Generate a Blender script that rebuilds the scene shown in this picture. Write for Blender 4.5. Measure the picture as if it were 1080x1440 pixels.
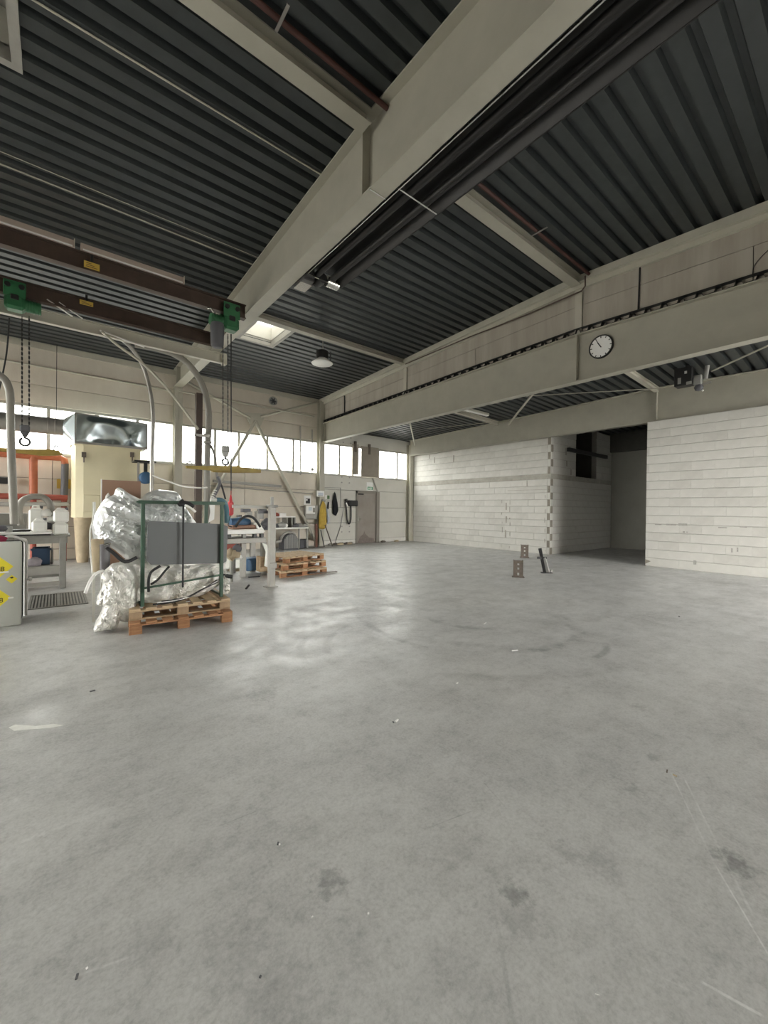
import bpy, bmesh, math, random
from mathutils import Vector, Matrix, noise
random.seed(7)
S = bpy.context.scene
COL = S.collection
for o in list(bpy.data.objects): bpy.data.objects.remove(o)

# ------------------------------------------------------------------ camera
F_PX, YAW, PITCH, ROLL, CAM_H = 568.16, 0.682058, -0.006917, 0.011056, 1.56
_f0 = Vector((math.sin(YAW), math.cos(YAW), 0)); _r0 = Vector((math.cos(YAW), -math.sin(YAW), 0)); _u0 = Vector((0, 0, 1))
FWD = _f0*math.cos(PITCH)+_u0*math.sin(PITCH)
_u = _u0*math.cos(PITCH)-_f0*math.sin(PITCH)
RIGHT = _r0*math.cos(ROLL)+_u*math.sin(ROLL)
UP = _u*math.cos(ROLL)-_r0*math.sin(ROLL)
CAM = Vector((0, 0, CAM_H))
cam_d = bpy.data.cameras.new('camera')
cam_d.sensor_fit = 'HORIZONTAL'; cam_d.sensor_width = 36.0
cam_d.lens = F_PX*36.0/1080.0
cam_d.clip_start = 0.05; cam_d.clip_end = 200
cam = bpy.data.objects.new('camera', cam_d); COL.objects.link(cam)
m3 = Matrix((RIGHT, UP, -FWD)).transposed()
cam.matrix_world = Matrix.Translation(CAM) @ m3.to_4x4()
S.camera = cam

# ------------------------------------------------------------------ sky and exposure
S.view_settings.view_transform = 'Standard'; S.view_settings.look = 'None'
S.view_settings.gamma = 1.0; S.view_settings.use_curve_mapping = False
S.view_settings.exposure = 2.38
W = bpy.data.worlds.new('overcast_sky'); S.world = W; W.use_nodes = True
bg = W.node_tree.nodes['Background']
bg.inputs[1].default_value = 5.2
_wt = W.node_tree; _tc = _wt.nodes.new('ShaderNodeTexCoord'); _sx = _wt.nodes.new('ShaderNodeSeparateXYZ'); _wr = _wt.nodes.new('ShaderNodeValToRGB')
_wt.links.new(_tc.outputs['Generated'], _sx.inputs[0]); _wt.links.new(_sx.outputs[2], _wr.inputs[0]); _wt.links.new(_wr.outputs[0], bg.inputs[0])
_wr.color_ramp.elements[0].position = 0.0; _wr.color_ramp.elements[0].color = (.22, .215, .20, 1)      # grey yard below the horizon
_wr.color_ramp.elements[1].position = 0.01; _wr.color_ramp.elements[1].color = (1.0, .985, .945, 1)    # even overcast sky above it
def portal(x, y, z, sx, sy, rot):
    l = bpy.data.lights.new('daylight_portal', 'AREA'); l.shape = 'RECTANGLE'; l.size = sx; l.size_y = sy
    l.cycles.is_portal = True
    o = bpy.data.objects.new('daylight_portal', l); COL.objects.link(o); o.location = (x, y, z); o.rotation_euler = rot
R90 = math.pi/2
portal(0.3, 15.15, 3.68, 27.4, 1.5, (R90*-1, 0, 0))          # window band of the back wall
portal(-13.75, 10.4, 2.2, 8.4, 4.4, (R90, 0, -R90))            # gate openings assumed in the unseen left wall, added for side light

# ------------------------------------------------------------------ helpers
def at(px, py, X=None, Y=None, Z=None):
    d = RIGHT*((px-540)/F_PX) - UP*((py-720)/F_PX) + FWD
    if X is not None: t = (X-CAM.x)/d.x
    elif Y is not None: t = (Y-CAM.y)/d.y
    else: t = (Z-CAM.z)/d.z
    return CAM+d*t

def setp(n, name, v):
    if name in n.inputs: n.inputs[name].default_value = v
def mat(name, col, rough=0.6, metal=0.0, var=0.0, vscale=3.0, col2=None, bump=0.0, bscale=20.0, stretch=(1,1,1), spec=None, emis=None):
    m = bpy.data.materials.new(name); m.use_nodes = True
    nt = m.node_tree; b = nt.nodes['Principled BSDF']
    c = (*col, 1)
    b.inputs['Base Color'].default_value = c; b.inputs['Roughness'].default_value = rough; b.inputs['Metallic'].default_value = metal
    if spec is not None: setp(b, 'Specular IOR Level', spec)
    if emis: setp(b, 'Emission Color', (*emis[0], 1)); setp(b, 'Emission Strength', emis[1])
    if var or col2 or bump:
        tc = nt.nodes.new('ShaderNodeTexCoord'); mp = nt.nodes.new('ShaderNodeMapping'); mp.inputs['Scale'].default_value = stretch
        nt.links.new(tc.outputs['Object'], mp.inputs['Vector'])
    if var or col2:
        n = nt.nodes.new('ShaderNodeTexNoise'); n.inputs['Scale'].default_value = vscale; n.inputs['Detail'].default_value = 6; n.inputs['Roughness'].default_value = 0.6
        r = nt.nodes.new('ShaderNodeValToRGB'); r.color_ramp.elements[0].position = 0.32; r.color_ramp.elements[1].position = 0.68
        c2 = col2 if col2 else tuple(max(0, x*(1-var)) for x in col)
        r.color_ramp.elements[0].color = (*c2, 1); r.color_ramp.elements[1].color = c
        nt.links.new(mp.outputs[0], n.inputs['Vector']); nt.links.new(n.outputs['Fac'], r.inputs[0]); nt.links.new(r.outputs[0], b.inputs['Base Color'])
    if bump:
        n2 = nt.nodes.new('ShaderNodeTexNoise'); n2.inputs['Scale'].default_value = bscale; n2.inputs['Detail'].default_value = 5
        bp = nt.nodes.new('ShaderNodeBump'); bp.inputs['Strength'].default_value = bump; bp.inputs['Distance'].default_value = 0.02
        nt.links.new(mp.outputs[0], n2.inputs['Vector']); nt.links.new(n2.outputs['Fac'], bp.inputs['Height']); nt.links.new(bp.outputs[0], b.inputs['Normal'])
    return m

def tag(o, label=None, cat=None, group=None, kind=None):
    if label: o['label'] = label
    if cat: o['category'] = cat
    if group: o['group'] = group
    if kind: o['kind'] = kind
    return o
def empty(name, loc, label=None, cat=None, group=None, rz=0.0, kind=None):
    o = bpy.data.objects.new(name, None); COL.objects.link(o); o.location = loc; o.rotation_euler = (0, 0, rz)
    o.empty_display_size = 0.1
    return tag(o, label, cat, group, kind)
def wloc(o):
    v = Vector((0, 0, 0))
    while o: v += o.location; o = o.parent
    return v

class MB:
    def __init__(s): s.v = []; s.f = []; s.sm = []
    def add(s, vs, fs, smooth=False):
        k = len(s.v); s.v += [Vector(p) for p in vs]; s.f += [tuple(i+k for i in f) for f in fs]; s.sm += [smooth]*len(fs); return s
    def box(s, x0, x1, y0, y1, z0, z1):
        x0, x1 = sorted((x0, x1)); y0, y1 = sorted((y0, y1)); z0, z1 = sorted((z0, z1))
        return s.add([(x0,y0,z0),(x1,y0,z0),(x1,y1,z0),(x0,y1,z0),(x0,y0,z1),(x1,y0,z1),(x1,y1,z1),(x0,y1,z1)],
                     [(0,3,2,1),(4,5,6,7),(0,1,5,4),(1,2,6,5),(2,3,7,6),(3,0,4,7)])
    def cbox(s, x0, x1, y0, y1, z0, z1, c=0.004):
        # box with chamfered edges
        x0, x1 = sorted((x0, x1)); y0, y1 = sorted((y0, y1)); z0, z1 = sorted((z0, z1))
        c = min(c, (x1-x0)*.45, (y1-y0)*.45, (z1-z0)*.45)
        bm = bmesh.new(); bmesh.ops.create_cube(bm, size=1)
        for v in bm.verts: v.co = Vector((x0+(v.co.x+.5)*(x1-x0), y0+(v.co.y+.5)*(y1-y0), z0+(v.co.z+.5)*(z1-z0)))
        bmesh.ops.bevel(bm, geom=bm.edges[:], offset=c, segments=1, affect='EDGES')
        bm.verts.ensure_lookup_table(); bm.verts.index_update()
        s.add([v.co.copy() for v in bm.verts], [[v.index for v in f.verts] for f in bm.faces]); bm.free(); return s
    def bar(s, p0, p1, w, h, up=(0,0,1)):
        p0, p1 = Vector(p0), Vector(p1); d = (p1-p0).normalized(); u = Vector(up)
        if abs(d.dot(u)) > .98: u = Vector((0,1,0))
        r = d.cross(u).normalized(); u = r.cross(d).normalized()
        vs = [p+r*a*w/2+u*b*h/2 for p in (p0, p1) for a, b in ((-1,-1),(1,-1),(1,1),(-1,1))]
        return s.add(vs, [(0,3,2,1),(4,5,6,7),(0,1,5,4),(1,2,6,5),(2,3,7,6),(3,0,4,7)])
    def tube(s, pts, r, n=10, caps=True, r2=None):
        pts = [Vector(p) for p in pts]; k = len(pts); rings = []; u = None
        for i, p in enumerate(pts):
            d = (pts[min(i+1, k-1)]-pts[max(i-1, 0)])
            if d.length < 1e-9: d = Vector((0,0,1))
            d.normalize()
            if u is None:
                u = d.cross(Vector((0,0,1)) if abs(d.z) < .9 else Vector((1,0,0))).normalized()
            u = (u-d*u.dot(d)).normalized(); w = d.cross(u)
            rr = r[i] if isinstance(r, (list, tuple)) else r
            rings.append([p+(u*math.cos(2*math.pi*j/n)+w*math.sin(2*math.pi*j/n))*rr for j in range(n)])
        vs = [v for q in rings for v in q]; fs = []
        for i in range(k-1):
            for j in range(n):
                a = i*n+j; b = i*n+(j+1) % n; fs.append((a, b, b+n, a+n))
        s.add(vs, fs, True)
        if caps: s.add(rings[0], [tuple(range(n))[::-1]]); s.add(rings[-1], [tuple(range(n))])
        return s
    def cyl(s, p0, p1, r, n=16): return s.tube([p0, p1], r, n)
    def lathe(s, c, prof, n=24, axis=(0,0,1)):
        c = Vector(c); a = Vector(axis).normalized(); u = a.cross(Vector((1,0,0)) if abs(a.x) < .9 else Vector((0,1,0))).normalized(); w = a.cross(u)
        vs = []; fs = []
        for (r, h) in prof:
            for j in range(n):
                t = 2*math.pi*j/n; vs.append(c+a*h+(u*math.cos(t)+w*math.sin(t))*r)
        for i in range(len(prof)-1):
            for j in range(n):
                p = i*n+j; q = i*n+(j+1) % n; fs.append((p, q, q+n, p+n))
        return s.add(vs, fs, True)
    def prism(s, poly, y0, y1, ax='y'):
        # polygon in the two other axes, extruded along ax
        k = len(poly)
        def P(a, b, t): return (a, t, b) if ax == 'y' else ((t, a, b) if ax == 'x' else (a, b, t))
        vs = [P(a, b, y0) for a, b in poly]+[P(a, b, y1) for a, b in poly]
        fs = [tuple(range(k))[::-1], tuple(range(k, 2*k))]+[(i, (i+1) % k, (i+1) % k+k, i+k) for i in range(k)]
        return s.add(vs, fs)
    def build(s, name, m, parent=None, local=False, tagv=None):
        off = Vector((0, 0, 0))
        if parent is not None and not local: off = wloc(parent)
        loc = Vector((0, 0, 0))
        if parent is None and not local and s.v:
            xs = [v.x for v in s.v]; ys = [v.y for v in s.v]; zs = [v.z for v in s.v]
            off = loc = Vector(((min(xs)+max(xs))/2, (min(ys)+max(ys))/2, min(zs)))
        me = bpy.data.meshes.new(name); me.from_pydata([tuple(v-off) for v in s.v], [], s.f)
        bm = bmesh.new(); bm.from_mesh(me); bmesh.ops.recalc_face_normals(bm, faces=bm.faces); bm.to_mesh(me); bm.free()
        for p, q in zip(me.polygons, s.sm): p.use_smooth = q
        me.materials.append(m)
        o = bpy.data.objects.new(name, me); COL.objects.link(o); o.location = loc
        if parent is not None: o.parent = parent
        if tagv: tag(o, *tagv)
        return o
def inst(name, me, parent, loc, rz=0, m=None):
    o = bpy.data.objects.new(name, me); COL.objects.link(o); o.parent = parent; o.location = Vector(loc)-wloc(parent); o.rotation_euler = (0, 0, rz); return o
def smoothpath(pts, k=6):
    pts = [Vector(p) for p in pts]; out = []
    for i in range(len(pts)-1):
        p0 = pts[max(i-1, 0)]; p1 = pts[i]; p2 = pts[i+1]; p3 = pts[min(i+2, len(pts)-1)]
        for j in range(k):
            t = j/k
            out.append(.5*((2*p1)+(p2-p0)*t+(2*p0-5*p1+4*p2-p3)*t*t+(3*p1-p0-3*p2+p3)*t**3))
    out.append(pts[-1]); return out
def ibeam(mb, p0, p1, h, w, tf=.018, tw=.012, up=(0,0,1)):
    p0, p1 = Vector(p0), Vector(p1); u = Vector(up)
    mb.bar(p0+u*(h/2-tf/2), p1+u*(h/2-tf/2), w, tf, up); mb.bar(p0-u*(h/2-tf/2), p1-u*(h/2-tf/2), w, tf, up)
    mb.bar(p0, p1, tw, h-2*tf, up); return mb

# ------------------------------------------------------------------ materials
def floor_material():
    m = bpy.data.materials.new('worn_concrete'); m.use_nodes = True; nt = m.node_tree; b = nt.nodes['Principled BSDF']
    N = nt.nodes.new; Lk = nt.links.new
    geo = N('ShaderNodeTexCoord'); sep = N('ShaderNodeSeparateXYZ'); Lk(geo.outputs['Object'], sep.inputs[0])
    PX, PY = sep.outputs[0], sep.outputs[1]
    def M(op, a, b_=None, c=None, clamp=False):
        n = N('ShaderNodeMath'); n.operation = op; n.use_clamp = clamp
        for i, x in enumerate((a, b_, c)):
            if x is None: continue
            if isinstance(x, (int, float)): n.inputs[i].default_value = x
            else: Lk(x, n.inputs[i])
        return n.outputs[0]
    def nz(scale, detail=5, rough=.6, st=(1,1,1), rot=0):
        mp = N('ShaderNodeMapping'); mp.inputs['Scale'].default_value = st; mp.inputs['Rotation'].default_value = (0, 0, rot); Lk(geo.outputs['Object'], mp.inputs[0])
        n = N('ShaderNodeTexNoise'); n.inputs['Scale'].default_value = scale; n.inputs['Detail'].default_value = detail; n.inputs['Roughness'].default_value = rough
        Lk(mp.outputs[0], n.inputs['Vector']); return n.outputs['Fac']
    def ramp(f, a, b_):   # smoothstep
        n = N('ShaderNodeMapRange'); n.interpolation_type = 'SMOOTHSTEP'; Lk(f, n.inputs[0]); n.inputs[1].default_value = a; n.inputs[2].default_value = b_; return n.outputs[0]
    def dist(c):
        dx = M('SUBTRACT', PX, c[0]); dy = M('SUBTRACT', PY, c[1])
        return M('SQRT', M('ADD', M('MULTIPLY', dx, dx), M('MULTIPLY', dy, dy)))
    big = nz(.45, 4); mid = nz(2.2, 6, .65); streak = nz(1.3, 5, .6, (1, 3.2, 1), .5); fine = nz(60, 4, .7); patch = nz(5, 5)
    dirt = M('ADD', M('MULTIPLY', ramp(big, .3, .7), .06), M('ADD', M('MULTIPLY', ramp(mid, .38, .70), .075), M('ADD', M('MULTIPLY', ramp(streak, .4, .75), .05), M('ADD', M('MULTIPLY', ramp(fine, .3, .8), .12), M('MULTIPLY', ramp(nz(14, 6, .8), .42, .72), .10)))))
    val = M('SUBTRACT', .60, dirt)
    dark = None
    def acc(d, x): return x if d is None else M('MAXIMUM', d, x)
    wob = M('MULTIPLY', M('SUBTRACT', nz(1.6, 3), .5), .35)
    wob2 = M('SUBTRACT', nz(22, 4, .65), .5)
    def fp(p): v = at(p[0], p[1], Z=0); return (v.x, v.y)
    def circ(a, b_, c):
        (ax, ay), (bx, by), (cx, cy) = a, b_, c; d = 2*(ax*(by-cy)+bx*(cy-ay)+cx*(ay-by))
        ux = ((ax*ax+ay*ay)*(by-cy)+(bx*bx+by*by)*(cy-ay)+(cx*cx+cy*cy)*(ay-by))/d
        uy = ((ax*ax+ay*ay)*(cx-bx)+(bx*bx+by*by)*(ax-cx)+(cx*cx+cy*cy)*(bx-ax))/d
        return (ux, uy), math.hypot(ax-ux, ay-uy)
    brk = ramp(nz(3.0, 5, .7), .42, .62)
    for tr, w, st in (([(690, 914), (790, 908), (816, 893)], .09, .9), ([(600, 868), (640, 880), (690, 884)], .07, .7), ([(596, 900), (660, 906), (730, 914)], .08, .6),
                      ([(500, 850), (520, 880), (570, 903)], .06, .5), ([(424, 925), (425, 905), (446, 888)], .05, .6), ([(460, 915), (465, 898), (490, 880)], .05, .5),
                      ([(620, 950), (760, 952), (850, 940)], .10, .5), ([(780, 862), (805, 880), (822, 895)], .12, .6), ([(835, 925), (850, 915), (852, 905)], .05, .9), ([(600, 846), (640, 842), (690, 852)], .06, .5)):
        p = [fp(q) for q in tr]; c, r = circ(*p)
        ring = M('ABSOLUTE', M('SUBTRACT', M('ADD', dist(c), M('MULTIPLY', wob, .25)), r))
        reach = max(math.hypot(p[0][0]-p[1][0], p[0][1]-p[1][1]), math.hypot(p[2][0]-p[1][0], p[2][1]-p[1][1]))
        a = M('MULTIPLY', M('SUBTRACT', 1, ramp(ring, w*.3, w*1.3)), M('SUBTRACT', 1, ramp(dist(p[1]), reach*.8, reach*1.15)))
        dark = acc(dark, M('MULTIPLY', M('MULTIPLY', a, M('ADD', M('MULTIPLY', brk, .75), .25)), st))
    for q, r, st in (((462, 1240), .055, .8), ((724, 1258), .05, .9), ((1033, 1215), .06, .9), ((725, 1290), .07, .4), ((210, 1328), .08, .25), ((500, 1335), .09, .25), ((330, 1350), .1, .3), ((390, 1400), .1, .35), ((890, 1110), .04, .6),
                     ((372, 976), .10, .5), ((845, 1215), .06, .3), ((800, 1200), .05, .4), ((440, 1165), .08, .25), ((920, 870), .25, .4), ((920, 1065), .035, .6), ((640, 1195), .08, .25), ((900, 995), .05, .5), ((1010, 818), .5, .45), ((1070, 835), .5, .3)):
        a = M('SUBTRACT', 1, ramp(M('ADD', dist(fp(q)), M('MULTIPLY', wob2, r*4.5)), r*.2, r*1.7))
        dark = acc(dark, M('MULTIPLY', a, st))
    light = None
    for (p, q), w, st in ((((943, 1085), (1005, 1215)), .006, .5), (((960, 1090), (1060, 1290)), .007, .5), (((1005, 1215), (1085, 1350)), .005, .9), (((985, 1380), (1075, 1430)), .008, .9), (((600, 1165), (665, 1140)), .004, -.6), (((305, 1163), (362, 1140)), .004, -.8), (((690, 1240), (722, 1440)), .012, -.45), (((100, 1375), (185, 1345)), .006, .45), (((900, 1360), (985, 1400)), .005, .4), (((0, 1195), (240, 1105)), .02, .22), (((990, 960), (1060, 975)), .01, .3), (((680, 1100), (715, 1140)), .005, -.5)):
        (ax, ay), (bx, by) = fp(p), fp(q); L = math.hypot(bx-ax, by-ay); dx, dy = (bx-ax)/L, (by-ay)/L
        rx = M('SUBTRACT', PX, ax); ry = M('SUBTRACT', PY, ay)
        al = M('ADD', M('MULTIPLY', rx, dx), M('MULTIPLY', ry, dy)); ac = M('ABSOLUTE', M('SUBTRACT', M('MULTIPLY', ry, dx), M('MULTIPLY', rx, dy)))
        a = M('MULTIPLY', M('SUBTRACT', 1, ramp(ac, w*.3, w)), M('SUBTRACT', 1, ramp(M('ABSOLUTE', M('SUBTRACT', al, L/2)), L*.42, L*.52)))
        a = M('MULTIPLY', a, M('ADD', M('MULTIPLY', brk, .6), .4))
        if st > 0: light = acc(light, M('MULTIPLY', a, st))
        else: dark = acc(dark, M('MULTIPLY', a, -st))
    for q, r, st in (((50, 1022), .05, .0), ((65, 1000), .12, .25)):
        light = acc(light, M('MULTIPLY', M('SUBTRACT', 1, ramp(dist(fp(q)), r*.3, r*1.5)), st))
    val = M('MULTIPLY', val, M('SUBTRACT', 1, M('MULTIPLY', dark, .45)))
    val = M('ADD', val, M('MULTIPLY', light, .22))
    cr = N('ShaderNodeCombineColor'); warm = M('MULTIPLY', ramp(nz(.35, 3), .4, .7), .008)
    Lk(M('ADD', val, warm), cr.inputs[0]); Lk(M('ADD', val, M('MULTIPLY', warm, .6)), cr.inputs[1]); Lk(M('MULTIPLY', val, .985), cr.inputs[2])
    Lk(cr.outputs[0], b.inputs['Base Color'])
    rg = M('ADD', M('ADD', .31, M('MULTIPLY', ramp(patch, .35, .7), .16)), M('MULTIPLY', ramp(mid, .3, .7), .14)); Lk(rg, b.inputs['Roughness'])
    setp(b, 'Specular IOR Level', .5)
    bp = N('ShaderNodeBump'); bp.inputs['Strength'].default_value = .25; bp.inputs['Distance'].default_value = .006
    Lk(M('ADD', M('MULTIPLY', mid, .6), M('ADD', M('MULTIPLY', patch, .5), M('MULTIPLY', fine, .12))), bp.inputs['Height']); Lk(bp.outputs[0], b.inputs['Normal'])
    return m

M_FLOOR = floor_material()
M_DECK = mat('dark_grey_sheet_metal', (.050, .057, .058), .40, .15, .2, 6, bump=.05, bscale=60)
M_BEAM = mat('beige_grey_steel_paint', (.40, .385, .32), .5, 0, .12, 2.2, bump=.03)
M_BEAM_P = mat('pale_beige_steel_paint', (.52, .50, .42), .5, 0, .12, 2.0)
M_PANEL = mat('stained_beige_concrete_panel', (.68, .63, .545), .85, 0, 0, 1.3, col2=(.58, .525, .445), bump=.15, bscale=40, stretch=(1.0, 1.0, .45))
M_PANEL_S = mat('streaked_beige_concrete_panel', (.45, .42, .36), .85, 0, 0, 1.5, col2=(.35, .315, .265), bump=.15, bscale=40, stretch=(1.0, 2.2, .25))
M_PANEL_W = mat('white_painted_concrete_panel', (.63, .615, .56), .75, 0, .08, 1.5, bump=.1, bscale=40)
M_JOINT = mat('grey_joint_mortar', (.22, .20, .175), .95, 0, .2, 8)
M_BLOCK = mat('white_painted_block', (.62, .61, .57), .7, 0, .08, 4, bump=.25, bscale=35)
M_BLOCK_B = mat('off_white_painted_block', (.59, .58, .54), .72, 0, .12, 4, bump=.25, bscale=35)
M_BLOCK_R = mat('rough_white_block', (.76, .74, .69), .8, 0, .13, 6, bump=.6, bscale=25)
M_BLOCK_G = mat('bare_grey_block', (.29, .265, .22), .9, 0, .25, 10, bump=.6, bscale=40)
M_MORTAR = mat('pale_grey_mortar', (.36, .34, .30), .95, 0, .2, 8)
M_CONC = mat('bare_concrete', (.44, .42, .37), .85, 0, .25, 4, bump=.3, bscale=30)
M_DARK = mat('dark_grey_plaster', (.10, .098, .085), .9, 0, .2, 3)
M_GREYW = mat('grey_plaster', (.30, .295, .26), .85, 0, .1, 2)
M_FRAME = mat('grey_window_frame', (.40, .385, .34), .5)
M_DOOR = mat('scuffed_taupe_door_paint', (.315, .285, .25), .55, 0, 0, 1.6, col2=(.25, .215, .19))
M_BLACK = mat('black_paint', (.018, .018, .018), .45)
M_BLACKR = mat('black_rubber', (.02, .02, .021), .6)
M_HEATER = mat('soot_dark_steel', (.022, .021, .020), .5, .2, .3, 6)
M_CHROME = mat('bright_aluminium', (.75, .74, .70), .25, 1)
M_GALV = mat('galvanised_sheet', (.58, .66, .70), .27, 1, .06, 3)
M_GALVT = mat('galvanised_pipe', (.36, .345, .32), .4, .6, .1, 6)
M_CREAM = mat('cream_tank_paint', (.74, .67, .46), .5, 0, .1, 1.6)
M_BROWN = mat('brown_crane_paint', (.075, .048, .036), .55, 0, .3, 5)
M_RUST = mat('rust_brown_steel', (.17, .14, .115), .75, .1, .35, 14)
M_GREEN = mat('green_hoist_paint', (.03, .15, .06), .45, 0, .15, 6)
M_DGREEN = mat('dark_green_frame_paint', (.045, .10, .065), .45, 0, .2, 8)
M_YELL = mat('yellow_paint', (.38, .27, .055), .55, 0, .3, 7)
M_SIGNY = mat('yellow_sign', (.83, .70, .04), .5)
M_LABELY = mat('amber_plate', (.62, .42, .08), .6)
M_ORANGE = mat('orange_red_pipe_paint', (.46, .13, .055), .5, 0, .25, 6)
M_CAB = mat('light_grey_cabinet', (.52, .535, .50), .5, 0, .05, 2)
M_WHITE = mat('white_plastic', (.82, .81, .78), .45)
M_WHITEP = mat('white_paper', (.85, .85, .83), .8)
M_CAN = mat('milky_plastic', (.83, .83, .78), .4)
M_STEEL = mat('grey_bench_steel', (.30, .295, .27), .5, .2, .2, 5)
M_LSTEEL = mat('light_grey_steel', (.38, .37, .335), .5, .1, .15, 5)
M_WOOD = mat('pale_pallet_wood', (.62, .48, .32), .8, 0, 0, 6, col2=(.46, .33, .20), stretch=(1, 8, 8), bump=.3, bscale=30)
M_WOODD = mat('brown_pallet_wood', (.45, .24, .12), .8, 0, 0, 6, col2=(.30, .15, .075), stretch=(1, 6, 6), bump=.3, bscale=30)
M_BOARD = mat('slate_grey_board', (.155, .165, .17), .55, 0, .05, 3)
M_CARD = mat('brown_board', (.33, .20, .14), .75, 0, .12, 4)
M_FOIL = mat('silver_foil_film', (.78, .80, .80), .30, .45, .10, 5, bump=.25, bscale=24)
M_FOILW = mat('crumpled_white_silver_film', (.86, .85, .81), .32, .3, .15, 9, bump=.3, bscale=26)
M_BLUE = mat('blue_plastic', (.05, .13, .25), .5, 0, .15, 5)
M_TEAL = mat('teal_plastic', (.07, .16, .20), .5)
M_NAVY = mat('dark_blue_crate', (.02, .05, .10), .6)
M_RED = mat('red_plastic', (.55, .03, .04), .45)
M_REDB = mat('dull_red_paint', (.33, .07, .045), .6, 0, .2, 6)
M_RAG = mat('mauve_grey_rag', (.33, .30, .32), .9, 0, .2, 8)
M_COATY = mat('mustard_work_coat', (.52, .36, .07), .9, 0, .2, 8, bump=.3)
M_COATK = mat('black_cloth', (.012, .012, .015), .9)
M_COATB = mat('pale_blue_cloth', (.60, .64, .70), .9, 0, .1, 6)
M_HOSE = mat('grey_hose', (.27, .255, .225), .5, 0, .1, 6)
M_TAN = mat('tan_wrap', (.50, .41, .28), .8, 0, .2, 7)
M_GREYRUB = mat('charcoal_plastic', (.10, .10, .11), .6)
M_SGREEN = mat('exit_green', (.03, .30, .12), .5)
M_GREY = mat('mid_grey_plastic', (.33, .33, .31), .5)
M_LAMPW = mat('white_lamp_reflector', (.80, .80, .76), .35)
def glass_mat():
    m = bpy.data.materials.new('clear_window_glass'); m.use_nodes = True; nt = m.node_tree; nt.nodes.clear()
    o = nt.nodes.new('ShaderNodeOutputMaterial'); t = nt.nodes.new('ShaderNodeBsdfTransparent'); g = nt.nodes.new('ShaderNodeBsdfGlossy'); x = nt.nodes.new('ShaderNodeMixShader')
    t.inputs[0].default_value = (.85, .86, .85, 1); g.inputs['Roughness'].default_value = .05; x.inputs[0].default_value = .05
    nt.links.new(t.outputs[0], x.inputs[1]); nt.links.new(g.outputs[0], x.inputs[2]); nt.links.new(x.outputs[0], o.inputs[0]); return m
M_GLASS = glass_mat()
M_DOME = bpy.data.materials.new('opal_skylight_dome'); M_DOME.use_nodes = True
_nt = M_DOME.node_tree; _nt.nodes.clear(); _o = _nt.nodes.new('ShaderNodeOutputMaterial'); _a = _nt.nodes.new('ShaderNodeBsdfTransparent'); _b = _nt.nodes.new('ShaderNodeBsdfTranslucent'); _x = _nt.nodes.new('ShaderNodeMixShader')
_a.inputs[0].default_value = (.85, .86, .84, 1); _b.inputs[0].default_value = (.85, .85, .82, 1); _x.inputs[0].default_value = .35
_nt.links.new(_a.outputs[0], _x.inputs[1]); _nt.links.new(_b.outputs[0], _x.inputs[2]); _nt.links.new(_x.outputs[0], _o.inputs[0])

M_DOME_DIM = M_DOME.copy(); M_DOME_DIM.name = 'dimmed_opal_dome'  # colour darkened to hold back daylight, so the visible shaft keeps its shape
for _n in M_DOME_DIM.node_tree.nodes:
    if _n.type == 'BSDF_TRANSPARENT': _n.inputs[0].default_value = (.34, .34, .33, 1)
    if _n.type == 'BSDF_TRANSLUCENT': _n.inputs[0].default_value = (.4, .4, .38, 1)

# ------------------------------------------------------------------ setting
YB = 14.88                                    # face of the back wall
FR = [-13.4, -7.9, -2.4, 3.12, 8.6, 14.1]     # frame lines (columns)
Z_SILL, Z_HEAD = 3.02, 4.34
YF, XL = -6.5, -13.5                          # wall behind the photographer, left wall
def zroof(y): return 6.52-0.039*(y-4.12) if y > 4.12 else 6.52-0.045*(4.12-y)   # underside of the main roof deck
def zann(x, y): return 5.09-0.035*(x-8.6)+0.022*(15-max(y, 4.12))-0.03*max(0, 4.12-y)

def S_(name, mb, m, parent=None): return tag(mb.build(name, m, parent, local=True), kind='structure')
floor = S_('floor', MB().box(XL-.2, 19.4, YF-.2, YB+.3, -.25, 0), M_FLOOR)

# --- back wall: backing slabs, real panels, windows
def panel_rows(z0, z1, h):
    n = max(1, round((z1-z0)/h)); return [(z0+(z1-z0)*i/n, z0+(z1-z0)*(i+1)/n) for i in range(n)]
wb = MB()
wb.box(XL, 8.6, YB+.06, YB+.24, 0, Z_SILL-.03).box(XL, 8.86, YB+.06, YB+.24, Z_HEAD+.03, 6.3)
wb.box(8.6, 18.9, YB+.06, YB+.24, 0, Z_SILL-.03).box(8.6, 18.9, YB+.06, YB+.24, Z_HEAD+.03, 5.2).box(13.9, 18.9, YB+.06, YB+.24, Z_SILL-.1, Z_HEAD+.1)
wall_back = S_('wall_back', wb, M_JOINT)
G = .006
_pm = {}
def panel(parent, x0, x1, z0, z1, m, y=YB, t=.08, c=.008):
    key = (round(x1-x0, 3), round(z1-z0, 3), m.name, t)
    if key not in _pm:
        o = MB().cbox(-(x1-x0)/2+G, (x1-x0)/2-G, 0, t, G, z1-z0-G, c).build('panel', m, parent, local=True); _pm[key] = o.data
    else:
        o = bpy.data.objects.new('panel', _pm[key]); COL.objects.link(o); o.parent = parent
    o.location = ((x0+x1)/2, y, z0); return o
DOOR_X0, DOOR_X1, DOOR_Z = 10.52, 11.68, 2.36
for k in range(len(FR)-2):
    x0, x1 = FR[k], FR[k+1]
    xm = x0+(x1-x0)*.42
    for z0, z1 in ((0, .32), (.32, .95), (.95, 1.62), (1.62, 2.32), (2.32, Z_SILL-.03)):
        for a, b in ((x0, xm), (xm, x1)): panel(wall_back, a, b, z0, z1, M_PANEL)
    for z0, z1 in ((Z_HEAD+.03, 4.92), (4.92, 5.46), (5.46, 6.08)): panel(wall_back, x0, x1, z0, z1, M_PANEL)
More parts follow.
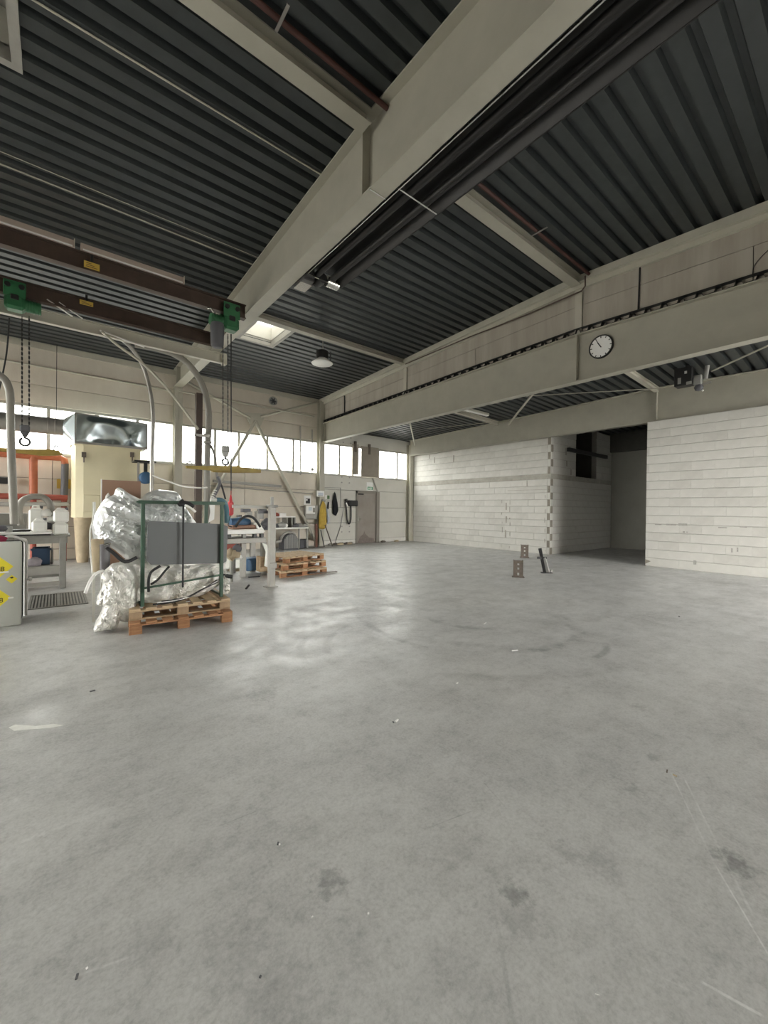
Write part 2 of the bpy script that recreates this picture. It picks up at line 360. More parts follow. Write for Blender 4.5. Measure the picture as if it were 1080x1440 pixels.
for z0, z1 in ((.20, .95), (.95, 1.62), (1.62, 2.38)):
    panel(wall_back, 8.6, DOOR_X0-.06, z0, z1, M_PANEL_W); panel(wall_back, DOOR_X1+.06, 14.1, z0, z1, M_PANEL_W)
panel(wall_back, 8.6, DOOR_X0-.06, 0, .20, M_BLOCK_R); panel(wall_back, DOOR_X1+.06, 14.1, 0, .20, M_BLOCK_R)
panel(wall_back, 8.6, 14.1, 2.38, Z_SILL-.03, M_PANEL_W); panel(wall_back, 8.6, 14.1, Z_HEAD+.03, 4.95, M_PANEL_W)
# drilled dots on the white panels
bolts = MB()
for cx, cz in ((at(486,675,Y=YB).x, at(486,675,Y=YB).z), (at(486,744,Y=YB).x, at(486,744,Y=YB).z), (at(488,622,Y=YB).x, at(488,619,Y=YB).z)):
    for dx in (-.2, .2):
        for dz in (-.12, .12): bolts.cyl((cx+dx, YB-.012, cz+dz), (cx+dx, YB+.01, cz+dz), .032, 10)
bolts.build('panel_bolts', M_GREY, wall_back)
# windows: one per bay, frame with mullions and panes
def window(n, x0, x1, xs, y=YB+.07, parent_axis='x'):
    f = MB().box(x0, x1, y-.05, y+.05, Z_SILL-.03, Z_SILL+.04).box(x0, x1, y-.05, y+.05, Z_HEAD-.04, Z_HEAD+.03)
    f.box(x0, x0+.05, y-.05, y+.05, Z_SILL, Z_HEAD).box(x1-.05, x1, y-.05, y+.05, Z_SILL, Z_HEAD)
    w = S_('window_%d' % n, f, M_FRAME)
    sill = MB().box(x0, x1, y-.13, y+.02, Z_SILL-.05, Z_SILL-.025).build('window_sill', M_FRAME, w, local=True)
    for x in xs: MB().box(x-.042, x+.042, y-.04, y+.04, Z_SILL+.03, Z_HEAD-.03).build('mullion', M_FRAME, w, local=True)
    e = [x0+.05]+list(xs)+[x1-.05]
    for a, b in zip(e, e[1:]): MB().box(a, b, y-.004, y+.004, Z_SILL+.03, Z_HEAD-.03).build('pane', M_GLASS, w, local=True)
    return w
def xp(p): return at(p, 645, Y=YB+.07).x
for k in range(5):
    x0, x1 = FR[k]+.06, FR[k+1]-.06
    if k == 3: xs = [xp(p) for p in (302, 335.5, 375.5, 412)]
    elif k == 4: xs = [xp(p) for p in (477, 496, 532, 558)]
    elif k == 2: xs = [-1.5, xp(68), .95, 2.0]
    else: xs = [x0+(x1-x0)*i/5 for i in range(1, 5)]
    window(k+1, x0, x1, xs)

# --- left wall and wall behind the photographer (gate openings on the left assumed for side light)
S_('wall_front', MB().box(XL, 8.8, YF-.2, YF, 0, 6.7), M_PANEL)
wl = MB().box(XL-.2, XL, YF, YB+.1, 4.4, 6.7)
for y0_, y1_ in ((YF, 6.2), (10.2, 11.0), (14.6, YB+.1)): wl.box(XL-.2, XL, y0_, y1_, 0, 4.4)
S_('wall_left', wl, M_PANEL)

# --- main roof deck: trapezoidal sheet, ribs along X
def deck(name, x0, x1, y0, y1, zf, holes=(), pitch=.26, dep=.085):
    prof = []
    y = y0
    while y < y1:
        for dy, dz in ((0, 0), (.15, 0), (.175, dep), (.235, dep)):
            prof.append((y+dy, dz))
        y += pitch
    prof.append((y, 0))
    xs = sorted(set([x0, x1]+[h for q in holes for h in q[:2]]))
    vs = []; fs = []; nx = len(xs)
    for (yy, dz) in prof:
        for x in xs: vs.append((x, yy, zf(x, yy)+dz))
    for i in range(len(prof)-1):
        ym = (prof[i][0]+prof[i+1][0])/2
        for j in range(nx-1):
            xm = (xs[j]+xs[j+1])/2
            if any(h[0] < xm < h[1] and h[2] < ym < h[3] for h in holes): continue
            a = i*nx+j; fs.append((a, a+1, a+nx+1, a+nx))
    # roof build-up above the sheet keeps daylight out
    top = MB(); top.add(vs, fs)
    tv = []; tf = []; ys = [y0]+sorted(set([4.12]+[q for h in holes for q in h[2:]]))+[y1+.2]
    for yy in ys:
        for x in xs: tv.append((x, yy, zf(x, yy)+dep+.02))
    for i in range(len(ys)-1):
        for j in range(nx-1):
            xm, ym = (xs[j]+xs[j+1])/2, (ys[i]+ys[i+1])/2
            if any(h[0] < xm < h[1] and h[2] < ym < h[3] for h in holes): continue
            a = i*nx+j; tf.append((a, a+1, a+nx+1, a+nx))
    top.add(tv, tf)
    return S_(name, top, M_DECK)
# skylights: opening x0,x1,y0,y1 (the one over the far bay, the closed hatch, and unseen ones added to light the hall)
SKY = [(3.90, 4.80, 9.86, 11.16), (-1.35, -.40, 4.85, 6.08), (-6.4, -4.9, 8.4, 10.9), (-6.4, -4.9, 3.0, 5.5), (-6.4, -5.2, -2.4, -.6), (-.9, .0, -2.8, -1.6), (5.2, 6.1, -4.2, -3.0)]
ceiling = deck('ceiling', XL, 8.75, YF, YB+.1, lambda x, y: zroof(y), SKY)
deck('ceiling', 8.55, 18.95, YF, YB+.1, zann)
SKYLAB = ['bright rooflight with pale shaft beside the beige roof girder and pendant lamp', 'closed roof hatch with pale grey frame above the brown crane tracks', None]
for i, (x0, x1, y0, y1) in enumerate(SKY):
    z = zroof((y0+y1)/2); h = .5
    r = empty('skylight', ((x0+x1)/2, (y0+y1)/2, z-.05), SKYLAB[i] if i < 2 else 'unseen rooflight added to light the rest of the hall', 'skylight', 'rooflights in the main roof')
    f = MB(); w = .09
    f.box(x0-w, x1+w, y0-w, y0, z-.05, z+.12).box(x0-w, x1+w, y1, y1+w, z-.05, z+.12).box(x0-w, x0, y0, y1, z-.05, z+.12).box(x1, x1+w, y0, y1, z-.05, z+.12)
    f.build('curb_frame', M_LSTEEL, r)
    s = MB(); s.box(x0-.03, x1+.03, y0-.03, y0, z+.1, z+h).box(x0-.03, x1+.03, y1, y1+.03, z+.1, z+h).box(x0-.03, x0, y0, y1, z+.1, z+h).box(x1, x1+.03, y0, y1, z+.1, z+h)
    s.build('shaft', M_PANEL_W, r)
    MB().box(x0-.03, x1+.03, y0-.03, y1+.03, z+h, z+h+.02).build('hatch_lid' if i == 1 else 'dome', M_LSTEEL if i == 1 else (M_DOME if i else M_DOME_DIM), r)
    MB().box(x0, x1, (y0+y1)/2-.012, (y0+y1)/2+.012, z+h-.05, z+h-.01).build('glazing_bar', M_FRAME, r)
    if i != 1: portal((x0+x1)/2, (y0+y1)/2, z+h+.03, x1-x0, y1-y0, (0, 0, 0))

# --- columns
def hcol(name, x, y, z1, label, w=.24, d=.26, m=M_BEAM_P, grp='steel columns along the back wall'):
    mb = MB(); mb.box(x-w/2, x+w/2, y-d/2, y-d/2+.016, 0, z1).box(x-w/2, x+w/2, y+d/2-.016, y+d/2, 0, z1).box(x-.006, x+.006, y-d/2, y+d/2, 0, z1)
    r = empty(name, (x, y, 0), label, 'column', grp)
    mb.build('shaft', m, r); MB().box(x-w/2-.04, x+w/2+.04, y-d/2-.04, y+d/2+.04, 0, .02).build('base_plate', m, r)
    return r
colA = hcol('steel_column', 3.12, YB-.14, 5.5, 'beige steel column under the end of the roof girder with rooflight')
colB = hcol('steel_column', 8.55, YB-.14, 6.0, 'beige steel column at the corner by the wall cabinet and coats')
colC = hcol('steel_column', 13.62, YB-.14, 4.75, 'beige steel column between white panels and block wall', w=.3)
hcol('steel_column', -2.4, YB-.14, 5.5, 'beige steel column left of the orange pipes')

# --- main roof girder (tapered: flat underside, ridge at Y=4.12)
def girder(name, x, zb, ztop, w, label, y0=YF+.1, y1=YB-.02, stiff=(), cat='beam', m=M_BEAM):
    r = empty(name, (x, y0, zb), label, cat)
    mb = MB(); ys = [y0, 4.12, y1]
    def plate(xa, xb, za, zb_):
        vs = []
        for yy in ys:
            for xx in (xa, xb): vs += [(xx, yy, za(yy)), (xx, yy, zb_(yy))]
        fs = []
        for i in range(2):
            a = i*4; b = a+4
            fs += [(a, a+1, b+1, b), (a+2, b+2, b+3, a+3), (a+1, a+3, b+3, b+1), (a, b, b+2, a+2)]
        fs += [(0, 2, 3, 1), (8, 9, 11, 10)]
        mb.add(vs, fs)
    plate(x-w/2, x+w/2, lambda y: zb, lambda y: zb+.022)
    plate(x-w/2, x+w/2, lambda y: ztop(y)-.022, ztop)
    plate(x-.008, x+.008, lambda y: zb+.022, lambda y: ztop(y)-.022)
    mb.build('girder', m, r)
    for yy in stiff:
        MB().box(x-w/2, x+w/2, yy-.012, yy+.012, zb+.02, ztop(yy)-.02).build('stiffener', m, r)
    return r
zr_top = lambda y: zroof(y)-.0
g_main = girder('roof_girder', 3.125, 5.53, zr_top, .25, 'large beige tapered roof girder carrying the ridge strut and green hoist track', stiff=(4.22, 14.4, 9.7))
MB().box(3.0, 3.25, 4.035, 4.05, 5.518, 5.531).build('splice_plate', M_CHROME, g_main)
for xx, lb in ((-2.4, 'beige tapered roof girder at the left end of the crane tracks'), (-7.9, 'beige roof girder in the left part of the hall')):
    girder('roof_girder', xx, 5.53, zr_top, .25, lb)
# --- beam 1 (between hall and annex) and beam 2
zb1 = lambda y: zann(8.6, y)-.015
beam1 = girder('annex_girder', 8.64, 4.31, zb1, .22, 'long beige girder with the round wall clock, below the panelled upper wall', y1=YB-.26, stiff=(4.12, 14.5), m=M_BEAM)
zb2 = lambda y: zann(13.5, y)-.01
beam2 = girder('annex_girder', 13.5, 4.17, zb2, .24, 'long beige girder on top of the white block walls', y1=YB-.27, stiff=(4.12,), m=M_BEAM)

# --- upper wall over beam 1
wr = MB().box(8.755, 8.86, YF, YB+.05, 5.0, 6.72)
wall_right = S_('wall_right', wr, M_JOINT)
XW = 8.66
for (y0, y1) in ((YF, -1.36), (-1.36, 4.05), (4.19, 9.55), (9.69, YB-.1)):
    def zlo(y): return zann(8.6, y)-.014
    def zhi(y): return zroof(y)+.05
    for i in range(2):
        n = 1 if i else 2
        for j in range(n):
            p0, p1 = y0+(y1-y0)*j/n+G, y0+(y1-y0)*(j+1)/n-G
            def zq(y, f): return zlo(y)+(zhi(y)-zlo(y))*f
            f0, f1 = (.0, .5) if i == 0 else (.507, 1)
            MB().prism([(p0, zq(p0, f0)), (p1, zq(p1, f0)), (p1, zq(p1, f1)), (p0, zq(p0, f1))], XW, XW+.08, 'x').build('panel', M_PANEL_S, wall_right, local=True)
# black boxes standing for the shade in the rib gaps over the girder
filler = MB()
y = 0.9
while y < 14.6:
    filler.box(8.640, 8.668, y+.13, y+.235, zann(8.6, y)-.012, zann(8.6, y)+.05); y += .26
# posts and edge trim of the upper wall
for i, yy in enumerate((4.12, 9.62, -1.38)):
    lb = ['short beige post on the clock girder below the ridge strut', 'short beige post on the clock girder below the second strut', 'short beige post on the clock girder near the front hall'][i]
    tag(MB().box(XW-.05, XW+.02, yy-.07, yy+.07, zb1(yy)+.015, zroof(yy)-.05).build('panel_post', M_BEAM_P), lb, 'post')
def trimrun(n, y0, y1):
    vs = []
    for yy in (y0, y1):
        z = zroof(yy); vs += [(8.50, yy, z-.14), (8.66, yy, z-.14), (8.66, yy, z), (8.50, yy, z)]
    t = MB().add(vs, [(0,1,2,3),(4,7,6,5),(0,4,5,1),(1,5,6,2),(2,6,7,3),(3,7,4,0)])
    t2 = []
    for yy in (y0, y1):
        z = zroof(yy); t2 += [(8.585, yy, z-.24), (8.66, yy, z-.24), (8.66, yy, z-.13), (8.585, yy, z-.13)]
    t.add(t2, [(0,1,2,3),(4,7,6,5),(0,4,5,1),(1,5,6,2),(2,6,7,3),(3,7,4,0)])
    S_('trim_%d' % n, t, M_BEAM_P)
trimrun(1, 4.12, YB-.02); trimrun(2, YF+.1, 4.12)
S_('trim_3', MB().box(XL, 8.5, YB-.06, YB+.05, 5.92, 6.095), M_BEAM_P)
# --- struts between frames
def strut(name, x0, x1, y, zc, label, h=.19, w=.2, m=M_BEAM):
    r = empty(name, ((x0+x1)/2, y, zc-h/2), label, 'strut'); ibeam(MB(), (x0, y, zc), (x1, y, zc), h, w).build('profile', m, r); return r
for x0, x1, t in ((-2.27, 3.0, 'left of the main girder'), (3.25, 8.52, 'right of the main girder')):
    strut('ridge_strut', x0, x1, 4.13, zroof(4.13)-.10, 'beige ridge strut under the deck '+t)
strut('roof_strut', 3.25, 8.52, 9.62, zroof(9.62)-.075, 'beige strut under the deck between rooflight and pendant lamp', h=.14, w=.17)

# --- block walls
_blk = {}
def blockwall(name, axis, pos, a0, a1, z0, z1, face, course=.247, length=.5, m=M_BLOCK, back=.2, phase=0.0, skip=None, jit=.004, mats=None):
    """courses of blocks; axis 'y': wall in plane X=pos, facing -X; axis 'x': wall in plane Y=pos, facing -Y"""
    mb = MB()
    if axis == 'y': mb.box(pos+.012, pos+back, a0, a1, z0, z1)
    else: mb.box(a0, a1, pos+.012, pos+back, z0, z1)
    if skip:   # hole: rebuild backing around it
        mb = MB(); h0, h1, q0, q1 = skip
        if axis == 'x': mb.box(a0, h0, pos+.012, pos+back, z0, z1).box(h1, a1, pos+.012, pos+back, z0, z1).box(h0, h1, pos+.012, pos+back, z0, q0).box(h0, h1, pos+.012, pos+back, q1, z1)
    w = S_(name, mb, M_MORTAR)
    n = max(1, round((z1-z0)/course)); ch = (z1-z0)/n; rnd = random.Random(hash(name) % 1000 if False else len(name)*7+int(pos*10))
    for i in range(n):
        u = a0-(length/2 if (i+phase) % 2 else 0)
        za = z0+i*ch
        while u < a1-.02:
            b0, b1 = max(u, a0), min(u+length, a1); u += length
            if b1-b0 < .06: continue
            if skip and b1 > skip[0]+.01 and b0 < skip[1]-.01 and za+ch > skip[2]+.01 and za < skip[3]-.01:
                if b0 < skip[0]-.08: b1 = skip[0]
                elif b1 > skip[1]+.08: b0 = skip[1]
                else: continue
            mm = m if not mats else mats[0 if rnd.random() < .72 else 1]
            key = (axis, round(b1-b0, 2), round(ch, 3), mm.name, rnd.randrange(3))
            L = b1-b0; g = .0008; gz = .004
            if key not in _blk:
                q = MB()
                if axis == 'y': q.prism([(.03, gz), (.008, gz), (0, gz+.009), (0, ch-gz-.009), (.008, ch-gz), (.03, ch-gz)], -L/2+g, L/2-g)
                else: q.prism([(.03, gz), (.008, gz), (0, gz+.009), (0, ch-gz-.009), (.008, ch-gz), (.03, ch-gz)], -L/2+g, L/2-g, 'x')
                o = q.build('block', mm, w, local=True); _blk[key] = o.data
            else:
                o = bpy.data.objects.new('block', _blk[key]); COL.objects.link(o); o.parent = w
            j = rnd.uniform(-jit, jit)
            o.location = (pos+j, (b0+b1)/2, za) if axis == 'y' else ((b0+b1)/2, pos+j, za)
    return w
XB = 13.72; YS = 7.45
ZBAND0, ZBAND1 = 2.72, 2.90
blockwall('wall_annex_lower', 'y', XB, YS+.14, YB-.3, 0, ZBAND0, 1, m=M_BLOCK, mats=(M_BLOCK, M_BLOCK_B), jit=.007)
blockwall('wall_annex_upper', 'y', XB, YS+.14, YB-.3, ZBAND1, 4.2, 1, m=M_BLOCK_B, mats=(M_BLOCK_B, M_BLOCK), jit=.003, course=.26)
OPX0, OPX1 = at(810, 640, Y=YS).x, at(839, 640, Y=YS).x
blockwall('wall_annex_side_lower', 'x', YS, XB+.14, 18.8, 0, ZBAND0, 1, m=M_BLOCK_B, jit=.004)
blockwall('wall_annex_side_upper', 'x', YS, XB+.14, 18.8, ZBAND1, 4.85, 1, m=M_BLOCK_B, jit=.004, course=.26, skip=(OPX0, OPX1, ZBAND1, 4.85))
S_('trim_4', MB().box(XB-.015, XB+.2, YS-.015, YB-.3, ZBAND0, ZBAND1).box(XB+.2, 18.8, YS-.015, YS+.2, ZBAND0, ZBAND1), M_CONC)
# toothed corner of alternating bare and painted blocks
corner = S_('wall_annex_corner', MB().box(XB+.02, XB+.16, YS+.02, YS+.16, 0, ZBAND0).box(XB+.02, XB+.16, YS+.02, YS+.16, ZBAND1, 4.2), M_CONC)
zc = 0.0; i = 0
while zc < 4.19:
    ch = .247 if zc < ZBAND0-.01 else .26
    if abs(zc-ZBAND0) < .02: zc = ZBAND1; continue
    h = min(ch, (ZBAND0 if zc < ZBAND0-.01 else 4.2)-zc)
    a, b = (M_BLOCK_G, M_BLOCK) if i % 2 else (M_BLOCK, M_BLOCK_G)
    MB().cbox(XB-.004, XB+.15, YS+.03, YS+.14-.004, zc+.004, zc+h-.004, .008).build('block', a, corner, local=True)
    MB().cbox(XB-.002, XB+.136, YS-.004, YS+.03, zc+.004, zc+h-.004, .008).build('block', b, corner, local=True)
    zc += h; i += 1
# bricked-up doorway in the block wall: rough vertical joints and a flat lintel
vj = MB()
d0, d1 = at(717, 690, X=XB).y, at(768, 690, X=XB).y
for yy, w in ((d0, .02), (d0+.35, .014), (d1+.02, .014)):
    zz = .1
    while zz < 2.25:
        o_ = random.uniform(-.03, .03); vj.box(XB-.009, XB+.01, yy+o_-w*.6, yy+o_+w*.6, zz, zz+random.uniform(.05, .24)); zz += random.uniform(.25, .6)
vj.box(XB-.007, XB+.01, d1-.02, d0+.1, 2.33, 2.345).box(XB-.007, XB+.01, d1-.02, d0, 2.47, 2.48).box(XB-.007, XB+.01, d1+.75, d1+.78, 2.48, 2.7)
for (px, py0, py1) in ((604, 640, 645), (611, 643, 651), (638, 640, 650), (712, 707, 717), (712, 726, 735), (711, 745, 756), (796, 630, 640), (797, 648, 656), (803, 660, 668)):
    p = at(px, py0, X=XB)
    if px < 780: q = at(px, py1, X=XB); vj.box(XB-.008, XB+.01, p.y-.03, p.y+.03, q.z, p.z)
    else:
        p = at(px, py0, Y=YS); q = at(px, py1, Y=YS); vj.box(p.x-.05, p.x+.05, YS-.008, YS+.01, q.z, p.z)
S_('trim_5', vj, M_CONC)
# end wall and lintel of the dark passage, floor-to-roof
S_('wall_annex_end', MB().box(18.8, 19.0, YF, YS+.3, 0, 5.2), M_GREYW)
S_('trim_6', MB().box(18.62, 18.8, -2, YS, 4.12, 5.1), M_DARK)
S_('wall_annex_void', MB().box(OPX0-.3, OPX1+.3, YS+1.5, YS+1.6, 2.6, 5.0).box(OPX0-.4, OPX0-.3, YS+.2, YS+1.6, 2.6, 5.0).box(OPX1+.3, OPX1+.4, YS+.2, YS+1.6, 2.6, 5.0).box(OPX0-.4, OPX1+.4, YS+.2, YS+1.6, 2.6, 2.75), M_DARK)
S_('wall_annex_partition', MB().box(13.9, 18.9, YF-.1, YF+.1, 0, 5.4).box(18.8, 19.0, YS, YB, 0, 5.0), M_GREYW)
# white block wall
YE = at(908.5, 720, X=13.3).y
blockwall('wall_white', 'y', 13.3, YF, YE, 0, 4.17, 1, m=M_BLOCK, jit=.003, mats=(M_BLOCK, M_BLOCK_B), course=.245, back=.24)

sm = MB()
for (u0, v0, u1, v1) in ((937, 736.5, 950, 739), (954, 736, 966, 739.5), (921, 737, 930, 738.5), (960, 747, 963, 749.5), (965, 747.5, 967, 749), (1010, 741, 1022, 743), (1040, 740, 1050, 742), (1028, 771, 1030, 777), (1036, 770, 1038, 776), (975, 788, 979, 794)):
    p, q = at(u0, v0, X=13.29), at(u1, v1, X=13.29); sm.box(13.2945, 13.31, q.y, p.y, q.z, p.z)
sm.build('scuff_marks', mat('faint_grey_scuff', (.42, .41, .38), .9, 0, .3, 30), bpy.data.objects['wall_white'], local=True)
p = at(912, 790, X=13.29); MB().prism([(YE-.14, p.z+.02), (YE+.003, p.z+.07), (YE+.003, p.z-.07)], 13.29, 13.40, 'x').build('chipped_corner', M_BLOCK_G, bpy.data.objects['wall_white'], local=True)

# ------------------------------------------------------------------ roof fittings
def xz(pts, Y): return [(p.x, p.z) for p in (at(a, b, Y=Y) for a, b in pts)]
def outline(name, pts, Y, t, m, parent=None):
    return MB().prism(xz(pts, Y), Y-t/2, Y+t/2).build(name, m, parent)
def ln(name, pts, r, m, parent=None, n=8, smooth=0):
    P = [at(a, b, **k) if isinstance(k, dict) else at(a, b, Y=k) for a, b, k in pts]
    if smooth: P = smoothpath(P, smooth)
    return MB().tube(P, r, n).build(name, m, parent)

# radiant tube heater along the main girder
ZH = 5.58
h0 = at(486, 398, Z=ZH); hx1 = 4.0; hx0 = 3.32; hy1 = at(480, 405, Z=ZH).y; hy0 = -3.0
he = empty('radiant_heater', ((hx0+hx1)/2, (hy0+hy1)/2, ZH-.05), 'long dark twin-tube radiant heater hung beside the main girder', 'heater')
prof = [(hx0, ZH), (hx0+.12, ZH+.17), (hx1-.12, ZH+.17), (hx1, ZH), (hx1-.01, ZH-.02), (hx1-.13, ZH+.155), (hx0+.13, ZH+.155), (hx0+.01, ZH-.02)]
MB().prism(prof, hy0, hy1).build('reflector_hood', M_HEATER, he)
for xx in (hx0+.2, hx1-.2): MB().cyl((xx, hy0, ZH+.06), (xx, hy1+.05, ZH+.06), .052, 16).build('radiant_tube', M_HEATER, he)
MB().box(hx0-.014, hx0+.0, hy0, hy1, ZH-.022, ZH-.004).build('edge_rail', M_CHROME, he)
MB().box(hx1-.004, hx1+.01, hy0, hy1, ZH-.022, ZH-.006).build('edge_rail', M_HEATER, he)
pf = MB(); yy = hy0
while yy < hy1: pf.box(hx0-.055, hx0-.02, yy, yy+.16, ZH+.02, ZH+.06); yy += .22
pf.build('perforated_strip', M_HEATER, he)
MB().box(hx0-.075, hx0-.015, hy0, hy1, ZH+.061, ZH+.075).build('cable_tray', M_BLACK, he)
for yy in (3.85, .8): MB().bar((hx0-.02, yy, ZH-.012), (hx1+.01, yy, ZH-.012), .02, .012).build('cross_wire', M_CHROME, he)
MB().bar((hx0-.02, hy1-.02, ZH-.012), (hx1-.05, hy1-.02, ZH-.012), .022, .014).build('cross_wire', M_CHROME, he)
for yy in (hy1-.4, 3.4, .8, -2.2):
    for xx in (hx0+.2, hx1-.2): MB().cyl((xx, yy, ZH+.16), (xx, yy, zroof(yy)+.02), .006, 6).build('hanger', M_BLACK, he)
bx = MB().cbox(hx0-.06, hx0+.16, hy1, hy1+.34, ZH-.09, ZH+.2, .02).build('burner_box', M_BLACK, he)
MB().prism([(hx0-.05, ZH-.10), (hx0+.17, ZH-.10), (hx0+.22, ZH-.03), (hx0+.02, ZH-.02)], hy1+.12, hy1+.4).build('bright_cowl', M_CHROME, he)
MB().cyl((hx0+.3, hy1-.02, ZH+.03), (hx0+.3, hy1+.16, ZH+.03), .09, 18).build('fan_housing', M_BLACK, he)
MB().cyl((hx1-.28, hy1+.02, ZH+.02), (hx1-.05, hy1+.02, ZH+.02), .08, 16).build('return_bend', M_CHROME, he)
for k in range(4): MB().lathe((hx1-.24+k*.05, hy1+.02, ZH+.02), [(.08, -.012), (.088, 0), (.08, .012)], 16, (1,0,0)).build('bend_rib', M_CHROME, he)

# pendant lamp
pl_ = at(453, 510, Y=9.9)
la = empty('pendant_lamp', (pl_.x, 9.9, 5.42), 'round white high-bay pendant lamp under the dark deck', 'lamp')
cx, cz = pl_.x, pl_.z
MB().lathe((cx, 9.9, cz), [(.29, -.03), (.27, .0), (.15, .10), (.10, .13)], 28).build('reflector', M_LAMPW, la)
MB().lathe((cx, 9.9, cz), [(.0, -.028), (.285, -.03), (.30, -.02), (.29, -.01)], 28).build('glass_cover', M_LAMPW, la)
MB().lathe((cx, 9.9, cz), [(.17, .10), (.17, .30), (.15, .32), (.0, .32)], 20).build('ballast_housing', M_BLACK, la)
MB().cyl((cx+.02, 9.9, cz+.32), (cx+.02, 9.9, zroof(9.9)+.01), .012, 8).build('hanger_rod', M_GALVT, la)
MB().bar((cx+.24, 9.85, cz+.02), (cx+.24, 9.85, cz+.35), .02, .02).build('side_bracket', M_BLACK, la)

# thin conduits along the deck
for k, (yc, x0, x1, lb) in enumerate(((5.25, -.25, 3.0, 'thin pale conduit pipe under the deck near the ridge strut'), (7.88, -2.27, 3.0, 'thin pale conduit pipe under the deck close to the brown crane track'), (7.62, -1.0, 3.0, 'very thin grey wire under the deck between the two conduits'))):
    tag(MB().cyl((x0, yc, zroof(yc)-.012), (x1, yc, zroof(yc)-.012), .011 if k < 2 else .006, 8).build('conduit', M_BEAM_P), lb, 'pipe')
rp = empty('sprinkler_pipe', (.4, 3.86, zroof(3.86)-.12), 'red-brown pipe running beside the ridge strut with a flat hanger', 'pipe')
MB().cyl((-2.2, 3.86, zroof(3.86)-.06), (8.5, 3.86, zroof(3.86)-.06), .03, 10).build('pipe', mat('dark_maroon_pipe', (.075, .028, .022), .6), rp)
for xx in (1.72, 6.5): MB().box(xx-.015, xx+.015, 3.66, 3.95, zroof(3.86)-.10, zroof(3.86)-.09).build('hanger', M_GALVT, rp)

# overhead crane tracks
def track(y, z0, z1, x0, x1, label, m=M_BROWN, w=.13):
    r = empty('crane_track', ((x0+x1)/2, y, z0), label, 'crane track'); ibeam(MB(), (x0, y, (z0+z1)/2), (x1, y, (z0+z1)/2), z1-z0, w, .022, .014).build('profile', m, r); return r
t1 = track(8.3, 5.42, 5.70, -2.27, 3.0, 'brown crane track with strip lights on top')
t2 = track(10.5, 5.56, 5.86, -2.27, 3.0, 'brown crane track behind the one with strip lights')
t3 = track(10.78, 5.27, 5.525, -2.4, 3.32, 'pale grey light crane rail under the girder', M_BEAM_P, .11)
MB().cbox(3.3, 3.42, 10.70, 10.86, 5.24, 5.53, .02).build('end_stop', M_BEAM_P, t3)
for t, (a, b, c, d), Y in ((t1, (118, 365, 140, 382), 8.22), (t2, (112, 420, 131, 432), 10.42)):
    p, q = at(a, b+1, Y=Y), at(c, d, Y=Y)
    pl0 = MB().box(p.x, q.x, Y-.012, Y, q.z, p.z).build('load_plate', M_LABELY, t)
    tx = MB()
    for i in range(3):
        zz = q.z+(p.z-q.z)*(.22+.26*i); tx.box(p.x+.03, q.x-.03-.04*i, Y-.014, Y-.011, zz-.004, zz+.004)
    tx.build('lettering', M_BROWN, pl0)
    MB().box((p.x+q.x)/2-.02, (p.x+q.x)/2+.02, Y-.02, Y+.02, p.z, p.z+.12).build('bracket', M_BLACK, t)
for (a, b), lb in (((-2.0, at(105, 355, Y=8.3).x), 'long pinkish strip light on the brown crane track, with white edge'), ((at(113, 360, Y=8.3).x, at(258, 395, Y=8.3).x), 'pinkish strip light on the brown crane track beside the yellow load plate')):
    r = empty('strip_light', ((a+b)/2, 8.3, 5.70), lb, 'light')
    MB().prism([(8.21, 5.71), (8.39, 5.71), (8.36, 5.83), (8.24, 5.83)], a, b, 'x').build('housing', M_PANEL_W if False else mat('faded_pink_housing', (.52, .43, .37), .5), r)
    MB().box(a+.03, b-.03, 8.195, 8.212, 5.705, 5.725).build('white_edge', M_WHITE, r)
    MB().box(b-.012, b, 8.20, 8.40, 5.70, 5.84).build('end_cap', M_PANEL, r)

def chain(name, p0, p1, parent, m=M_BLACK, step=.045, w=.013):
    # alternating flat links
    mb = MB(); p0, p1 = Vector(p0), Vector(p1); L = (p1-p0).length; n = int(L/step)
    for i in range(n):
        c = p0.lerp(p1, (i+.5)/n)
        if i % 2: mb.box(c.x-w, c.x+w, c.y-.005, c.y+.005, c.z-step*.62, c.z+step*.62)
        else: mb.box(c.x-.005, c.x+.005, c.y-w, c.y+w, c.z-step*.62, c.z+step*.62)
    return mb.build(name, m, parent)
def hook(parent, x, y, z, m=M_BLACK, r=.055):
    b = MB().cbox(x-.075, x+.075, y-.05, y+.05, z, z+.13, .02).build('hook_block', m, parent)
    MB().prism([(x-.07, z), (x+.07, z), (x+.03, z-.09), (x-.03, z-.09)], y-.04, y+.04).build('hook_swivel', m, b)
    pts = [Vector((x, y, z-.09)), Vector((x, y, z-.13))]
    for k in range(15):
        a = math.pi/2-k*math.pi*1.85/14; pts.append(Vector((x+math.cos(a)*r, y, z-.19+math.sin(a)*r)))
    MB().tube(pts, .02, 8).build('hook', M_BLACK, b)
